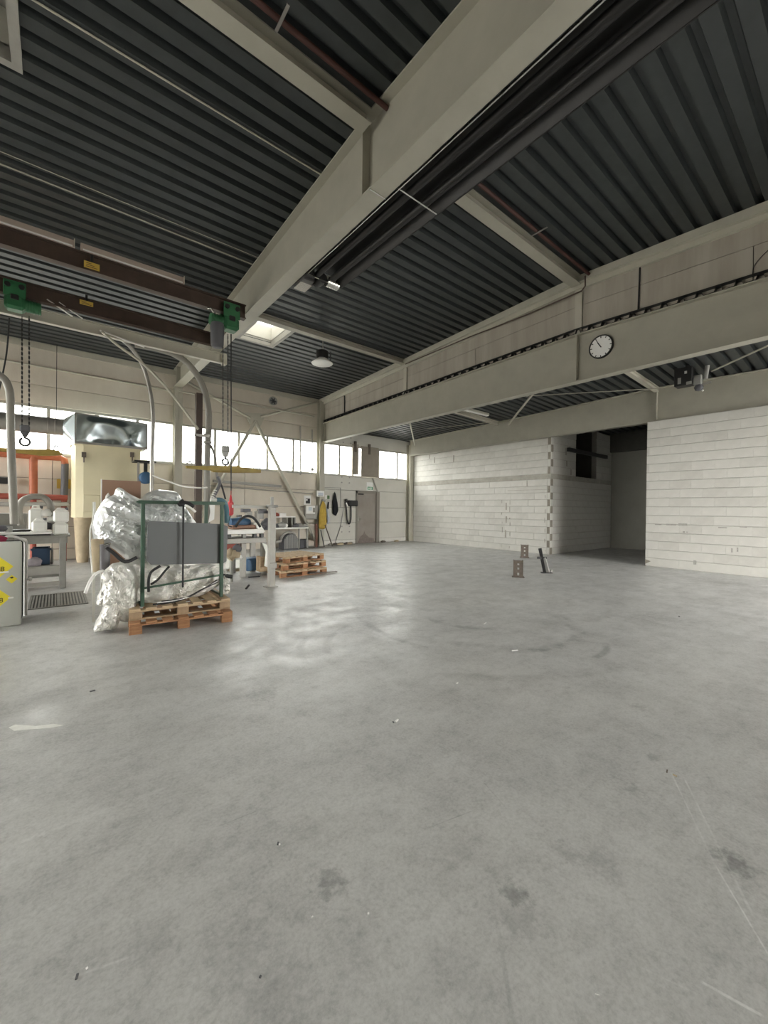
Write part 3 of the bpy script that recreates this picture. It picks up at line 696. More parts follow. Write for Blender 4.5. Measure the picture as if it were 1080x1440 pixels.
def hoist(name, label, x, y, ztrack, bottom, side, cable_to):
    r = empty(name, (x, y, bottom), label, 'hoist', 'green chain hoists on the crane tracks')
    zt = ztrack
    MB().cbox(x-.16, x+.16, y-.13, y-.10, zt-.14, zt+.16, .02).build('trolley_plate', M_GREEN, r)
    MB().cbox(x-.16, x+.16, y+.10, y+.13, zt-.14, zt+.16, .02).build('trolley_plate', M_GREEN, r)
    for dx in (-.1, .1):
        MB().cyl((x+dx, y-.16, zt+.06), (x+dx, y-.02, zt+.06), .045, 14).build('wheel', M_BLACK, r)
    body = MB().cbox(x-.15, x+.15, y-.14, y+.14, zt-.36, zt-.10, .05).build('hoist_body', M_GREEN, r)
    MB().cyl((x+side*.15, y, zt-.22), (x+side*.38, y, zt-.22), .11, 18).build('motor', M_GREEN, r)
    for k in range(5): MB().lathe((x+side*(.18+k*.04), y, zt-.22), [(.11, -.008), (.122, 0), (.11, .008)], 18, (1,0,0)).build('cooling_fin', M_GREEN, r)
    MB().cbox(x-.06, x+.06, y-.155, y-.13, zt-.2, zt-.1, .02).build('cover_plate', M_BLACK, r)
    return r
# right hoist
hx = at(323, 447, Y=8.3); hr = hoist('chain_hoist', 'green chain hoist with black chain bag at the girder end of the track', 2.70, 8.3, 5.46, 2.4, -1, None)
bag = MB().lathe((2.44, 8.25, at(305, 488, Y=8.25).z), [(.0, 0), (.10, .0), (.12, .05), (.13, .40), (.115, .46)], 18).build('chain_bag', M_GREYRUB, hr)
MB().tube([(2.36, 8.2, 5.33), (2.30, 8.2, 5.40), (2.24, 8.2, 5.37)], .02, 8).build('cable_clip', M_CHROME, hr)
hb = at(317, 634, Y=8.3)
for px in (313.5, 320.5): chain('load_chain', at(px, 470, Y=8.3), at(px, 632, Y=8.3), hr, w=.009)
hook(hr, hb.x, 8.3, hb.z-.03, M_GREY, .06)
c0 = at(325, 470, Y=8.26); c1 = at(325, 690, Y=8.26)
MB().tube([c0, c1], .012, 8).build('control_cable', M_BLACKR, hr)
c2 = at(324.5, 706, Y=8.26)
MB().tube([c1, c2], .012, 8).build('control_cable', M_REDB, hr)
pen = MB().cbox(c2.x-.055, c2.x+.055, 8.22, 8.30, at(324, 725, Y=8.26).z, c2.z+.02, .03).build('control_pendant', M_RED, hr)
MB().lathe((c2.x, 8.26, c2.z+.0), [(.04, .0), (.014, .14)], 12).build('strain_relief', M_RED, pen)
MB().tube(smoothpath([at(324, 725, Y=8.26), at(321, 738, Y=8.26), at(326, 741, Y=8.26)]), .012, 8).build('control_cable', M_BLACKR, hr)
# left hoist
hl = hoist('chain_hoist', 'green chain hoist with long chain hanging left of the cream tank', -.62, 10.45, 5.62, 2.9, 1, None)
MB().cbox(-1.15, -.85, 10.3, 10.6, 5.15, 5.45, .05).build('brake_housing', M_GREEN, hl)
MB().cyl((-.98, 10.28, 5.32), (-.98, 10.2, 5.32), .03, 12).build('eye_bolt', M_CHROME, hl)
for px in (31, 41): chain('load_chain', at(px, 445, Y=10.45), at(px, 600, Y=10.45), hl)
q = at(35, 606, Y=10.45); hook(hl, q.x, 10.45, q.z-.02, M_GREYRUB, .075)
MB().tube(smoothpath([at(13, 447, Y=10.4), at(10, 490, Y=10.4), at(4, 525, Y=10.4), at(-4, 560, Y=10.4)]), .013, 8).build('control_cable', M_BLACKR, hl)
# spreader bars
def spreader(pts, hooks, Y, label):
    c = at(*pts[0], Y=Y); r = empty('spreader_beam', (c.x, Y, c.z-.1), label, 'spreader beam', 'yellow spreader beams under the hoists')
    outline('beam', pts, Y, .08, M_YELL, r)
    for (a, b, s) in hooks:
        p = at(a, b, Y=Y); MB().tube([p+Vector((0,0,-.02)), p+Vector((0,0,.05)), p+Vector((s*.03,0,.085)), p+Vector((s*.065,0,.06))], .012, 8).build('end_hook', M_GREY, r)
    return r
spreader([(261, 655), (290, 655.5), (335, 655), (338, 658), (330, 663), (300, 662), (262, 658.5)], [(263, 655, 1), (270, 655, -1), (336, 655, 1)], 8.3, 'yellow spreader beam under the hook right of the brown post')
spreader([(293, 659), (320, 656.5), (345, 658), (366, 661), (366, 665), (330, 665), (300, 664)], [(357, 660, 1), (365, 661, -1)], 8.45, 'second yellow spreader beam lying against the hooked one')
spreader([(-60, 622), (0, 629.5), (30, 632), (70, 632), (83, 634), (88, 640), (60, 641), (0, 634.5), (-60, 627)], [(76, 632, 1), (82, 633, -1), (87, 638, 1)], 10.45, 'long yellow spreader beam in front of the orange pipes')
for k in (-1, 1):
    pass

# ------------------------------------------------------------------ pipes in front of the back wall
# K-bracing between the two columns
br = empty('tube_bracing', (5.8, YB-.2, 2.0), 'beige K-shaped tube bracing in front of the window band between two columns', 'bracing')
Yk = YB-.2
apex = at(359, 592, Y=Yk)
for a, b in (((apex.x, apex.z), (colA.location.x+.2, .25)), ((apex.x, apex.z), (8.3, .2))):
    MB().tube([(a[0], Yk, a[1]), (b[0], Yk, b[1])], .062, 12).build('brace_tube', M_BEAM_P, br)
for p, q in (((265, 538), (352, 588)), ((366, 586), (446, 566))): MB().tube([at(*p, Y=Yk), at(*q, Y=Yk)], .045, 12).build('brace_tube', M_BEAM_P, br)
MB().prism(xz([(344, 580), (374, 582), (366, 600), (352, 598)], Yk), Yk-.012, Yk+.012).build('gusset_plate', M_BEAM_P, br)
tag(ln('cross_pipe', [(251, 550, Yk-.06), (442, 586, Yk-.06)], .03, M_BEAM_P), 'thin beige pipe crossing the upper back wall between the columns', 'pipe')
tag(ln('upper_rail', [(-40, 498, YB-.05), (236, 549, YB-.05)], .03, M_BEAM_P), 'beige rail along the upper back wall above the duct', 'rail')
cw = at(384, 564, Y=YB-.03)
vent = empty('round_vent', (cw.x, YB-.02, cw.z-.17), 'small dark round vent on the upper back wall', 'vent')
MB().lathe((cw.x, YB+.0, cw.z), [(.16, 0), (.17, .05), (.14, .06), (.13, .03), (0, .03)], 24, (0,-1,0)).build('ring', M_GREY, vent)
for k in range(6):
    a = k*math.pi/3; MB().bar((cw.x, YB-.045, cw.z), (cw.x+.13*math.cos(a), YB-.045, cw.z+.13*math.sin(a)), .05, .008, (0,1,0)).build('blade', M_GREYRUB, vent)
tag(MB().bar(at(300, 676.5, Y=YB-.1), at(395, 684, Y=YB-.1), .12, .09).build('cable_tray', M_STEEL), 'grey cable tray along the back wall below the window band', 'cable tray')
tag(MB().tube([at(295, 683, Y=YB-.05), at(440, 694.5, Y=YB-.05)], .02, 8).build('service_pipe', M_LSTEEL), 'thin service pipe below the grey cable tray', 'pipe')
for px, y0_, y1_, lb in ((422.5, 599, 668, 'slim riser pipe in front of the window near the corner column'), (439, 604, 664, 'short riser pipe with valve beside the corner column')):
    r = empty('riser_pipe', tuple(at(px, y1_, Y=YB-.08)), lb, 'pipe'); MB().tube([at(px, y0_, Y=YB-.08), at(px, y1_, Y=YB-.08)], .03, 8).build('pipe', M_LSTEEL, r)
    MB().lathe(at(px, y1_-4, Y=YB-.08), [(.03, -.06), (.07, -.04), (.07, .04), (.03, .06)], 10).build('valve', M_GREY, r); MB().bar(at(px, y1_-5, Y=YB-.08), at(px, y1_-5, Y=YB), .04, .04).build('wall_clip', M_GREY, r)
# vertical pipes and hose arms
Yp = 11.2
tag(ln('curved_pipe', [(213, 735, Yp), (214, 640, Yp), (215.5, 592, Yp), (212, 555, Yp), (203, 520, Yp), (190, 496, Yp-.1), (172, 478, Yp-.2), (140, 463, Yp-.3)], .045, M_GALVT, smooth=6), 'slim grey pipe curving up to the pale crane rail beside the duct', 'pipe')
tag(ln('curved_pipe', [(279, 604, 10.6), (240, 552, 10.62), (203, 513, 10.65), (165, 485, 10.68), (143, 466, 10.70)], .03, M_BEAM_P, smooth=4), 'thin pale pipe sloping down from the rail to the brown post', 'pipe')
tag(ln('thin_tube', [(140, 464.5, 10.71), (203, 488, 10.71)], .02, M_WHITE), 'short white tube lying along the pale crane rail', 'tube')
tag(ln('thin_tube', [(66, 421, 10.5), (102, 445, 10.5)], .016, M_WHITE), 'longer white tube strung beside the left hoist', 'tube')
tag(ln('thin_tube', [(83, 425, 10.5), (116, 448, 10.5)], .013, M_WHITE), 'shorter white tube strung beside the left hoist', 'tube')
hp = empty('suction_pipe', tuple(at(291, 780, Y=10.9)*1.0), 'thick grey suction pipe bending up to the rail beside the brown post', 'pipe')
ln('pipe', [(291, 790, 10.9), (291, 700, 10.9), (291.5, 640, 10.9), (293.5, 600, 10.9), (293, 575, 10.9), (286, 545, 10.9), (272, 520, 10.85), (252, 502, 10.9), (225, 491, 10.92), (190, 484, 10.92)], .075, M_HOSE, hp, 14, 6)
for py in (612, 622): MB().lathe(at(292, py, Y=10.9), [(.08, -.03), (.095, -.03), (.095, .03), (.08, .03)], 16).build('clamp', M_GALVT, hp)
ln('side_hose', [(296, 626, 10.85), (302, 640, 10.85), (304, 655, 10.85), (305, 668, 10.85), (306, 678, 10.85)], .03, M_HOSE, hp, 8, 5)
bp_ = at(278.5, 700, Y=10.7)
post = empty('brown_post', (bp_.x, 10.7, 0), 'dark brown steel post standing beside the grey suction pipe', 'post')
MB().cbox(bp_.x-.075, bp_.x+.075, 10.63, 10.77, 0, at(278, 553, Y=10.7).z, .01).build('tube', M_BROWN, post)
MB().box(bp_.x-.14, bp_.x+.14, 10.56, 10.84, 0, .02).build('base_plate', M_BROWN, post)
cl = at(279, 612, Y=10.62); MB().box(cl.x-.09, cl.x+.25, 10.60, 10.66, cl.z-.03, cl.z+.03).build('pipe_clamp', M_GALVT, post)
tag(ln('white_band', [(213, 668, 11.18), (240, 678, 11.0), (258, 684, 10.8), (280, 686, 10.62), (291, 685.5, 10.84)], .018, M_WHITE, smooth=4), 'white cable sagging from the slim pipe to the brown post', 'cable')
# left suction hose over the bench
tag(ln('suction_pipe', [(20, 737, 9.95), (18.5, 700, 9.95), (16, 640, 9.95), (15, 590, 9.95), (14.5, 560, 9.95), (12, 545, 9.95), (5, 532, 9.95), (-15, 518, 9.95)], .06, M_HOSE, smooth=6), 'grey suction pipe rising from the left bench and bending away', 'pipe')

# orange pipe rack
ora = empty('pipe_rack', (0, 14.5, 1.9), 'orange-red pipe rack in front of the back wall left of the cream tank', 'pipe rack')
for pts, r, m in (([(-60, 634, 14.5), (0, 638, 14.5), (47, 641.5, 14.5), (85, 644, 14.5), (90.5, 647, 14.5), (91.5, 653, 14.5)], .085, M_ORANGE), ([(47, 642, 14.5), (47, 700, 14.5)], .09, M_ORANGE), ([(91.5, 652, 14.5), (90, 702, 14.5)], .085, M_GREYRUB), ([(-60, 696, 14.45), (95, 700, 14.45)], .08, M_REDB), ([(-60, 709, 14.4), (97, 709, 14.4)], .06, M_LSTEEL)):
    ln('pipe', pts, r, m, ora, 12)
for px in (47, 90): MB().cyl(at(px, 698, Y=14.5), (at(px, 698, Y=14.5).x, 14.5, 0), .07, 10).build('support', M_REDB, ora)
MB().box(at(80, 680, Y=YB).x, at(102, 680, Y=YB).x, YB-.02, YB-.001, at(85, 687, Y=YB).z, at(85, 674, Y=YB).z).build('yellow_plate', M_LABELY, ora)
tag(MB().cbox(at(-8, 680, Y=14.6).x, at(12.5, 680, Y=14.6).x, 14.5, 14.85, at(5, 680, Y=14.6).z, at(5, 671, Y=14.6).z, .02).build('black_box', M_BLACK), 'small black box on the back wall above the left bench', 'box')

# ------------------------------------------------------------------ cream tank with crumpled duct
YT = 13.75
tk = empty('storage_tank', (1.2, 14.3, 0), 'large cream painted tank on legs in front of the back wall', 'tank')
x0, x1 = at(101, 690, Y=YT).x, at(199, 690, Y=YT).x; z1 = at(150, 629, Y=YT).z; z0 = at(110, 728, Y=YT).z
pts = [(x0, YT+.25), (x0+.08, YT+.08), (x0+.25, YT), (x1-.12, YT), (x1-.03, YT+.05), (x1, YT+.2), (x1, 14.7), (x0, 14.7)]
MB().prism(pts, z0, z1, 'z').build('body', M_CREAM, tk)
MB().prism([(a+(.03 if a > 1 else -.03), b-.02 if b < 14 else b) for a, b in pts], z1, z1+.04, 'z').build('lid', M_CREAM, tk)
for px in (118, 186):
    c = at(px, 642, Y=YT-.03); MB().box(c.x-.05, c.x+.05, YT-.05, YT, c.z-.02, c.z+.12).build('clasp', M_RUST, tk); MB().box(c.x-.015, c.x+.015, YT-.06, YT-.02, c.z-.16, c.z).build('clasp_pin', M_RUST, tk)
for (lx, ly) in ((x0+.25, YT+.2), (x1-.25, YT+.2), (x0+.25, 14.5), (x1-.25, 14.5)):
    MB().tube([(lx, ly, 0), (lx, ly, z0+.01)], [.13, .2], 14).build('leg', M_TAN, tk)
hs = at(128, 706, Y=YT-.02); MB().cbox(hs.x-.18, hs.x+.2, YT-.02, YT+.01, hs.z-.28, hs.z+.2, .05).build('access_hatch', M_CREAM, tk)
# duct box
du = empty('extraction_duct', (0, 14.2, 3.2), 'crumpled galvanised duct on the cream tank with round duct to the left', 'duct')
A, B, C, D = at(106, 580.5, Y=YT-.05), at(207, 596.5, Y=YT-.05), at(207, 632, Y=YT-.05), at(106, 621.5, Y=YT-.05)
n1, n2 = 44, 22; vs = []; fs = []
for i in range(n1+1):
    for j in range(n2+1):
        u, v = i/n1, j/n2
        p = A.lerp(B, u).lerp(D.lerp(C, u), v)
        e = min(u, 1-u, v, 1-v)*4; e = min(1, e)
        rr_ = math.hypot((u-.42)/.34, (v-1.1)/.95)
        dd = -.085*math.exp(-((rr_-1)/.30)**2)+.05*math.exp(-(rr_/.62)**2)-.05*math.exp(-((u-.44)/.17)**2-((v-1.02)/.13)**2)
        dd += -.045*math.exp(-(((u-.78)+.35*(v-.6))/.05)**2-((v-.6)/.28)**2)+.02*noise.noise(Vector((u*4, v*3, 3)))
        vs.append(p+Vector((0, dd*e, 0))); 
for i in range(n1):
    for j in range(n2): a = i*(n2+1)+j; fs.append((a, a+1, a+n2+2, a+n2+1))
MB().add(vs, fs, True).build('crumpled_front', M_GALV, du)
bk = .75
MB().add([A, B, C, D]+[p+Vector((0, bk, 0)) for p in (A, B, C, D)], [(0,4,5,1), (1,5,6,2), (2,6,7,3), (3,7,4,0), (4,7,6,5)]).build('casing', M_GALV, du)
fl_ = MB()
for p, q in ((A, B), (B, C), (C, D), (D, A)): fl_.bar(p, q, .035, .035)
fl_.build('flange', M_GALVT, du)
MB().box(D.x-.02, C.x-.02, YT-.07, YT+.6, z1+.035, min(D.z, C.z)+.05).build('collar', M_GALVT, du)
yc = YT+.32; rc = (at(0, 578, Y=yc).z-at(0, 603.5, Y=yc).z)/2*.98
c0 = at(-60, 584, Y=yc); zc_ = at(60, 598, Y=yc).z; xr = at(90, 600, Y=yc).x
MB().cyl((-4.5, yc, zc_), (xr, yc, zc_), rc, 28).build('round_duct', M_GALVT, du)
for xx in (-2.2, -1.3, at(68, 600, Y=yc).x, at(78, 600, Y=yc).x): MB().lathe((xx, yc, zc_), [(rc, -.02), (rc+.012, 0), (rc, .02)], 28, (1,0,0)).build('seam_ring', M_GALVT, du)
n = 24; rv = [Vector((xr-.02, yc+rc*math.cos(2*math.pi*k/n), zc_+rc*math.sin(2*math.pi*k/n))) for k in range(n)]
zc2 = (A.z+D.z)/2; ymid = YT-.05+bk/2
cor = [Vector((A.x, ymid+sy_*bk/2, zc2+sz_*(A.z-D.z)/2)) for sy_, sz_ in ((1, 1), (-1, 1), (-1, -1), (1, -1))]
fs = []
for i in range(4):                       # corner i sits between circle points i*n/4 and (i+1)*n/4
    for k in range(i*n//4, (i+1)*n//4): fs.append((k, (k+1) % n, n+i))
    fs.append((((i+1)*n//4) % n, n+(i+1) % 4, n+i))
MB().add(rv+cor, fs).build('reducer', M_GALV, du)
for xx in (-2.0, .0): MB().cyl((xx, yc, zc_+rc), (xx, yc, 5.9), .008, 6).build('hanger', M_BLACK, du)
# blue motor beside tank
bm_ = at(205, 672, Y=12.9)
mo = empty('blue_motor', (bm_.x, 12.95, 0), 'small blue motor on a stand beside the cream tank', 'motor')
MB().lathe((bm_.x, 12.95, bm_.z), [(0, -.16), (.14, -.16), (.17, -.1), (.17, .1), (.12, .16), (0, .16)], 20, (0,-1,0)).build('motor_body', M_BLUE, mo)
MB().box(bm_.x-.04, bm_.x+.04, 12.9, 13.0, bm_.z+.15, bm_.z+.42).build('neck', M_BLACK, mo)
MB().box(bm_.x-.3, bm_.x+.22, 12.7, 13.2, bm_.z+.42, bm_.z+.46).build('top_plate', M_BLACK, mo)
MB().box(bm_.x-.2, bm_.x-.15, 12.9, 12.95, 0, bm_.z+.42).build('leg', M_GALVT, mo)
MB().box(bm_.x+.1, bm_.x+.15, 12.9, 12.95, 0, bm_.z-.1).build('leg', M_GALVT, mo)

# ------------------------------------------------------------------ left foreground: cabinet, bench, cans
def text(name, body, size, loc, rot, m, parent, depth=.001):
    cu = bpy.data.curves.new(name, 'FONT'); cu.body = body; cu.size = size; cu.extrude = depth; cu.align_x = 'CENTER'; cu.align_y = 'CENTER'
    t = bpy.data.objects.new(name, cu); COL.objects.link(t)
    bpy.context.view_layer.update()
    me = bpy.data.meshes.new_from_object(t.evaluated_get(bpy.context.evaluated_depsgraph_get()))
    bpy.data.objects.remove(t); me.materials.clear(); me.materials.append(m)
    o = bpy.data.objects.new(name, me); COL.objects.link(o); o.rotation_euler = rot
    o.parent = parent; o.location = Vector(loc)-wloc(parent); return o
cab = empty('hazmat_cabinet', (-.7, 7.3, 0), 'light grey cabinet with yellow diamond hazard labels at the bench', 'cabinet')
YC = 7.04; cx1 = at(30.5, 820, Y=YC).x; ct = at(30, 761, Y=YC).z
MB().cbox(-1.15, cx1, YC, YC+.03, .0, ct, .025).build('door', M_CAB, cab)
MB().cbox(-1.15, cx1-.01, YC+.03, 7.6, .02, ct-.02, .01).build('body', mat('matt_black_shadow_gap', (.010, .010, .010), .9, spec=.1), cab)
ex = at(36, 820, Y=7.62).x
MB().tube(smoothpath([(ex, 7.62, .0), (ex, 7.62, .6), (ex, 7.62, ct-.08), (ex-.03, 7.62, ct-.015), (ex-.12, 7.62, ct)]), .022, 8).build('edge_profile', M_WHITE, cab)
kb = at(41, 814, Y=7.62); MB().lathe((ex+.01, 7.60, kb.z), [(.015, 0), (.015, .03), (.028, .035), (.028, .055), (0, .06)], 12, (1, -.3, 0)).build('knob', M_WHITE, cab)
def diamond(c, hw, hh, sign):
    p = at(c[0], c[1], Y=YC-.002); o = MB().prism([(p.x-hw, p.z), (p.x, p.z-hh), (p.x+hw, p.z), (p.x, p.z+hh)], YC-.003, YC+.001).build('hazard_label', M_SIGNY, cab); return p, o
p, o = diamond((-6, 798), .165, .165, '8')
tp = at(3.5, 800.5, Y=YC-.006); text('lettering', '8', .085, (tp.x, YC-.005, tp.z), (R90, 0, 0), M_BLACK, o)
q = at(5, 804.5, Y=YC-.006); MB().box(p.x-.12, p.x+.12, YC-.006, YC-.002, q.z-.012, q.z+.008).build('white_stripe', M_WHITEP, o)
p, o = diamond((16.5, 814.5), .055, .055, '')
MB().prism([(p.x-.022, p.z+.02), (p.x, p.z+.008), (p.x+.02, p.z+.018), (p.x+.006, p.z+.034)], YC-.006, YC-.002).build('pictogram', M_BLACK, o)
p, o = diamond((-8, 842), .155, .155, '8')
tp = at(1.5, 844.5, Y=YC-.006); text('lettering', '8', .085, (tp.x, YC-.005, tp.z), (R90, 0, 0), M_BLACK, o)
q = at(16, 840.5, Y=YC-.004); MB().box(q.x-.03, q.x+.02, YC-.004, YC, q.z-.01, q.z+.01).build('sticker_scrap', M_WHITEP, cab)
# rag and cloth on the cabinet
def blob(name, c, sx, sy, sz, m, parent=None, seed=0, amp=.25, sub=3, fr=2.2, flat=True):
    bm = bmesh.new(); bmesh.ops.create_icosphere(bm, subdivisions=sub, radius=1)
    for v in bm.verts:
        n_ = noise.noise(v.co*fr+Vector((seed*3.1, seed, 0)))+.5*abs(noise.noise(v.co*fr*2.3+Vector((seed, 7, 1))))
        co = v.co*(1+amp*n_); v.co = Vector((co.x*sx, co.y*sy, co.z*sz))
        if flat and v.co.z < -sz*.55: v.co.z = -sz*.55
    bm.verts.index_update()
    mb = MB().add([v.co+Vector(c) for v in bm.verts], [[v.index for v in f.verts] for f in bm.faces], True); bm.free()
    return mb.build(name, m, parent)
tag(blob('red_cloth', (-.62, 7.3, ct+.015), .12, .1, .055, mat('crimson_cloth', (.30, .03, .07), .9), None, 2), 'small crimson cloth lying on the grey cabinet', 'cloth')
tag(ln('white_cloth', [(6, 757, 7.35), (12, 754.5, 7.35), (20, 755, 7.35), (30, 758.5, 7.4), (34, 760.5, 7.45)], .02, M_WHITE, smooth=4), 'white rolled cloth on the edge of the grey cabinet', 'cloth')

YW = 9.72
bench = empty('steel_bench', (-.9, 10.1, 0), 'grey steel bench with white top behind the grey cabinet', 'bench')
bx1 = at(97, 752, Y=YW).x; bt = at(90, 752.5, Y=YW).z
MB().cbox(-2.6, bx1+.02, YW, YW+.95, bt-.03, bt, .005).build('table_top', M_STEEL, bench)
MB().box(-2.6, bx1-.02, YW+.02, YW+.06, bt-.15, bt-.03).build('apron', M_STEEL, bench)
lw = at(91, 800, Y=YW).x-at(82, 800, Y=YW).x
for lx in (bx1-.09, -1.2, -2.5):
    for ly in (YW+.05, YW+.85): MB().cbox(lx-.05, lx+.05, ly-.05, ly+.05, 0, bt-.03, .006).build('leg', M_STEEL, bench)
zs = at(70, 796, Y=YW).z
MB().box(-2.5, bx1-.1, YW+.03, YW+.85, zs-.04, zs).build('shelf', M_LSTEEL, bench)
MB().box(-2.5, bx1-.1, YW+.02, YW+.06, zs-.16, zs-.04).build('shelf_rail', M_LSTEEL, bench)
zs2 = at(70, 808, Y=YW).z; MB().box(-2.5, bx1-.1, YW+.1, YW+.14, zs2-.06, zs2).build('lower_rail', M_STEEL, bench)
MB().box(-2.5, bx1-.1, YW+.02, YW+.05, .06, .14).build('foot_rail', M_LSTEEL, bench)
tx1 = at(73, 748, Y=YW-.03).x
tray = empty('white_tray', (-1.2, YW+.3, bt), 'white flat tray on the grey steel bench', 'tray')
MB().cbox(-2.4, tx1, YW-.03, YW+.62, bt+.03, bt+.07, .01).build('plate', M_WHITE, tray); MB().box(-2.35, tx1-.02, YW, YW+.6, bt, bt+.03).build('base', M_BLACKR, tray)
tt = bt+.07
crate = empty('storage_crate', (-.3, YW+.4, zs), 'dark blue crate on the shelf of the steel bench', 'crate')
ca, cb = at(45, 780, Y=YW+.25).x, at(70, 780, Y=YW+.25).x; cz1 = at(60, 771, Y=YW+.25).z
MB().box(ca, cb, YW+.25, YW+.27, zs, cz1).box(ca, cb, YW+.68, YW+.70, zs, cz1).box(ca, ca+.02, YW+.27, YW+.68, zs, cz1).box(cb-.02, cb, YW+.27, YW+.68, zs, cz1).box(ca, cb, YW+.25, YW+.7, zs, zs+.02).build('shell', M_NAVY, crate)
MB().box(ca-.02, cb+.02, YW+.235, YW+.25, cz1-.04, cz1).build('rim', M_NAVY, crate)
tag(MB().cbox(at(71, 780, Y=YW+.3).x, at(75, 780, Y=YW+.3).x, YW+.3, YW+.6, zs, cz1-.02, .02).build('grey_canister', M_GREY), 'slim grey canister beside the blue crate on the shelf', 'canister')
r_ = at(48, 789, Y=YW+.15); tag(blob('rag', (r_.x, YW+.14, zs+.06), .11, .09, .1, M_RAG, None, 5), 'mauve-grey rag in front of the blue crate', 'rag')
def jerrycan(pxl, pxr, pyt, pyb, Y, label, d=.24, cap=True, rz=0, base=None, keep=False):
    x0, x1 = at(pxl, pyb, Y=Y).x, at(pxr, pyb, Y=Y).x; z0 = at((pxl+pxr)/2, pyb, Y=Y).z; z1 = at((pxl+pxr)/2, pyt, Y=Y).z
    if base is not None:
        if not keep: z1 += base-z0
        z0 = base
    r = empty('jerrycan', ((x0+x1)/2, Y+d/2, z0), label, 'jerrycan', 'white plastic jerrycans on the bench')
    h = z1-z0; w = x1-x0
    MB().cbox(x0, x1, Y, Y+d, z0, z0+h*.86, .03).build('body', M_CAN, r)
    MB().prism([(x0+.02, z0+h*.84), (x1-.02, z0+h*.84), (x1-.05, z0+h*.93), (x0+.05, z0+h*.93)], Y+.03, Y+d-.03).build('shoulder', M_CAN, r)
    MB().tube([(x0+w*.25, Y+d/2, z0+h*.90), (x0+w*.28, Y+d/2, z0+h*.985), (x0+w*.7, Y+d/2, z0+h*.985), (x0+w*.74, Y+d/2, z0+h*.90)], .016, 8).build('handle', M_CAN, r)
    if cap: MB().lathe((x0+w*.86, Y+d/2, z0+h*.88), [(.025, 0), (.025, .05), (0, .05)], 12).build('cap', M_GREYRUB, r)
    return r
jerrycan(74, 96, 731.5, 750.5, YW+.05, 'lower of two stacked white jerrycans on the bench end', base=bt)
zz_ = bt+(at(85, 731.5, Y=YW+.05).z-at(85, 750.5, Y=YW+.05).z)*.93
jerrycan(74.5, 97, 711, 731, YW+.05, 'upper of two stacked white jerrycans on the bench end', base=zz_)
jerrycan(44, 66, 727, 745, YW+.02, 'small white jerrycan tilted forward on the tray', base=tt)
jerrycan(40, 60.5, 711, 735, YW+.32, 'tall white jerrycan with dark cap standing behind the small one', base=tt, keep=True)
tag(ln('arch_hose', [(30, 738, 10.2), (27, 726, 10.2), (27, 715, 10.2), (31, 705, 10.2), (40, 699.5, 10.2), (52, 698, 10.2), (62, 700, 10.2), (69, 707, 10.2), (72, 716, 10.2), (72, 728, 10.2), (72, 742, 10.2)], .055, M_HOSE, smooth=5), 'grey arched hose standing on the left bench over the jerrycans', 'hose')
tag(MB().cbox(at(16, 735, Y=10.0).x, at(43, 735, Y=10.0).x, 9.9, 10.25, tt, tt+.035, .01).build('black_plate', M_BLACK), 'black flat plate under the suction pipe on the tray', 'plate')
gt = empty('hand_grinder', (at(5, 738, Y=9.9).x, 9.9, tt), 'grey power tool lying on the white tray', 'power tool')
gx = gt.location.x
MB().tube([(gx-.2, 9.9, tt+.06), (gx+.0, 9.9, tt+.065), (gx+.08, 9.9, tt+.06)], [.05, .06, .045], 12).build('motor_body', M_GREYRUB, gt); MB().cyl((gx+.07, 9.9, tt), (gx+.07, 9.9, tt+.1), .05, 14).build('gear_head', M_GREY, gt)
sb = empty('small_parts', (at(65, 722, Y=10.1).x, 10.1, tt), 'pile of white and dark fittings between the jerrycans', 'fittings')
for k, (dx, dz, s, m) in enumerate(((0, .33, .08, M_WHITE), (.06, .2, .07, M_WHITE), (.02, .08, .08, M_GREYRUB), (.1, .06, .06, M_GREY))): blob('fitting', (sb.location.x+dx, 10.05, tt+dz), s, s*.8, s*1.15, m, sb, k, .3, 2)
tag(MB().box(-2.0, at(38, 715, Y=11.0).x, 10.9, 11.4, 0, at(20, 722, Y=11).z).build('rear_bench', M_STEEL), 'low grey bench block behind the left bench', 'bench')

# floor grate
ga, gb, gc, gd = at(45, 836, Z=0), at(40, 857, Z=0), at(126, 848, Z=0), at(107, 833, Z=0)
gx0, gx1, gy0, gy1 = -.33, .41, 7.98, 9.18
gr = empty('floor_grate', ((gx0+gx1)/2, (gy0+gy1)/2, 0), 'dark slotted steel grate in the floor beside the bench', 'grate')
MB().box(gx0, gx1, gy0, gy1, .0, .003).build('pit_shade', M_BLACK, gr)  # flat black sheet painted in for the shade between the slats
fr = MB().box(gx0, gx1, gy0, gy0+.04, 0, .012).box(gx0, gx1, gy1-.04, gy1, 0, .012).box(gx0, gx0+.03, gy0, gy1, 0, .012).box(gx1-.03, gx1, gy0, gy1, 0, .012).box((gx0+gx1)/2-.02, (gx0+gx1)/2+.02, gy0, gy1, 0, .012)
fr.build('frame', M_STEEL, gr)
for half in (0, 1):
    a = gx0+.03 if half == 0 else (gx0+gx1)/2+.02; b = (gx0+gx1)/2-.02 if half == 0 else gx1-.03
    yy = gy0+.07; me = None
    k = 8
    for i in range(k):
        xx = a+(b-a)*(i+.5)/k
        if me is None: o = MB().box(-.011, .011, gy0+.04-gr.location.y, gy1-.04-gr.location.y, .002, .011).build('slat', M_STEEL, gr, local=True); me = o.data
        else: o = bpy.data.objects.new('slat', me); COL.objects.link(o); o.parent = gr
        o.location = (xx-gr.location.x, 0, 0)

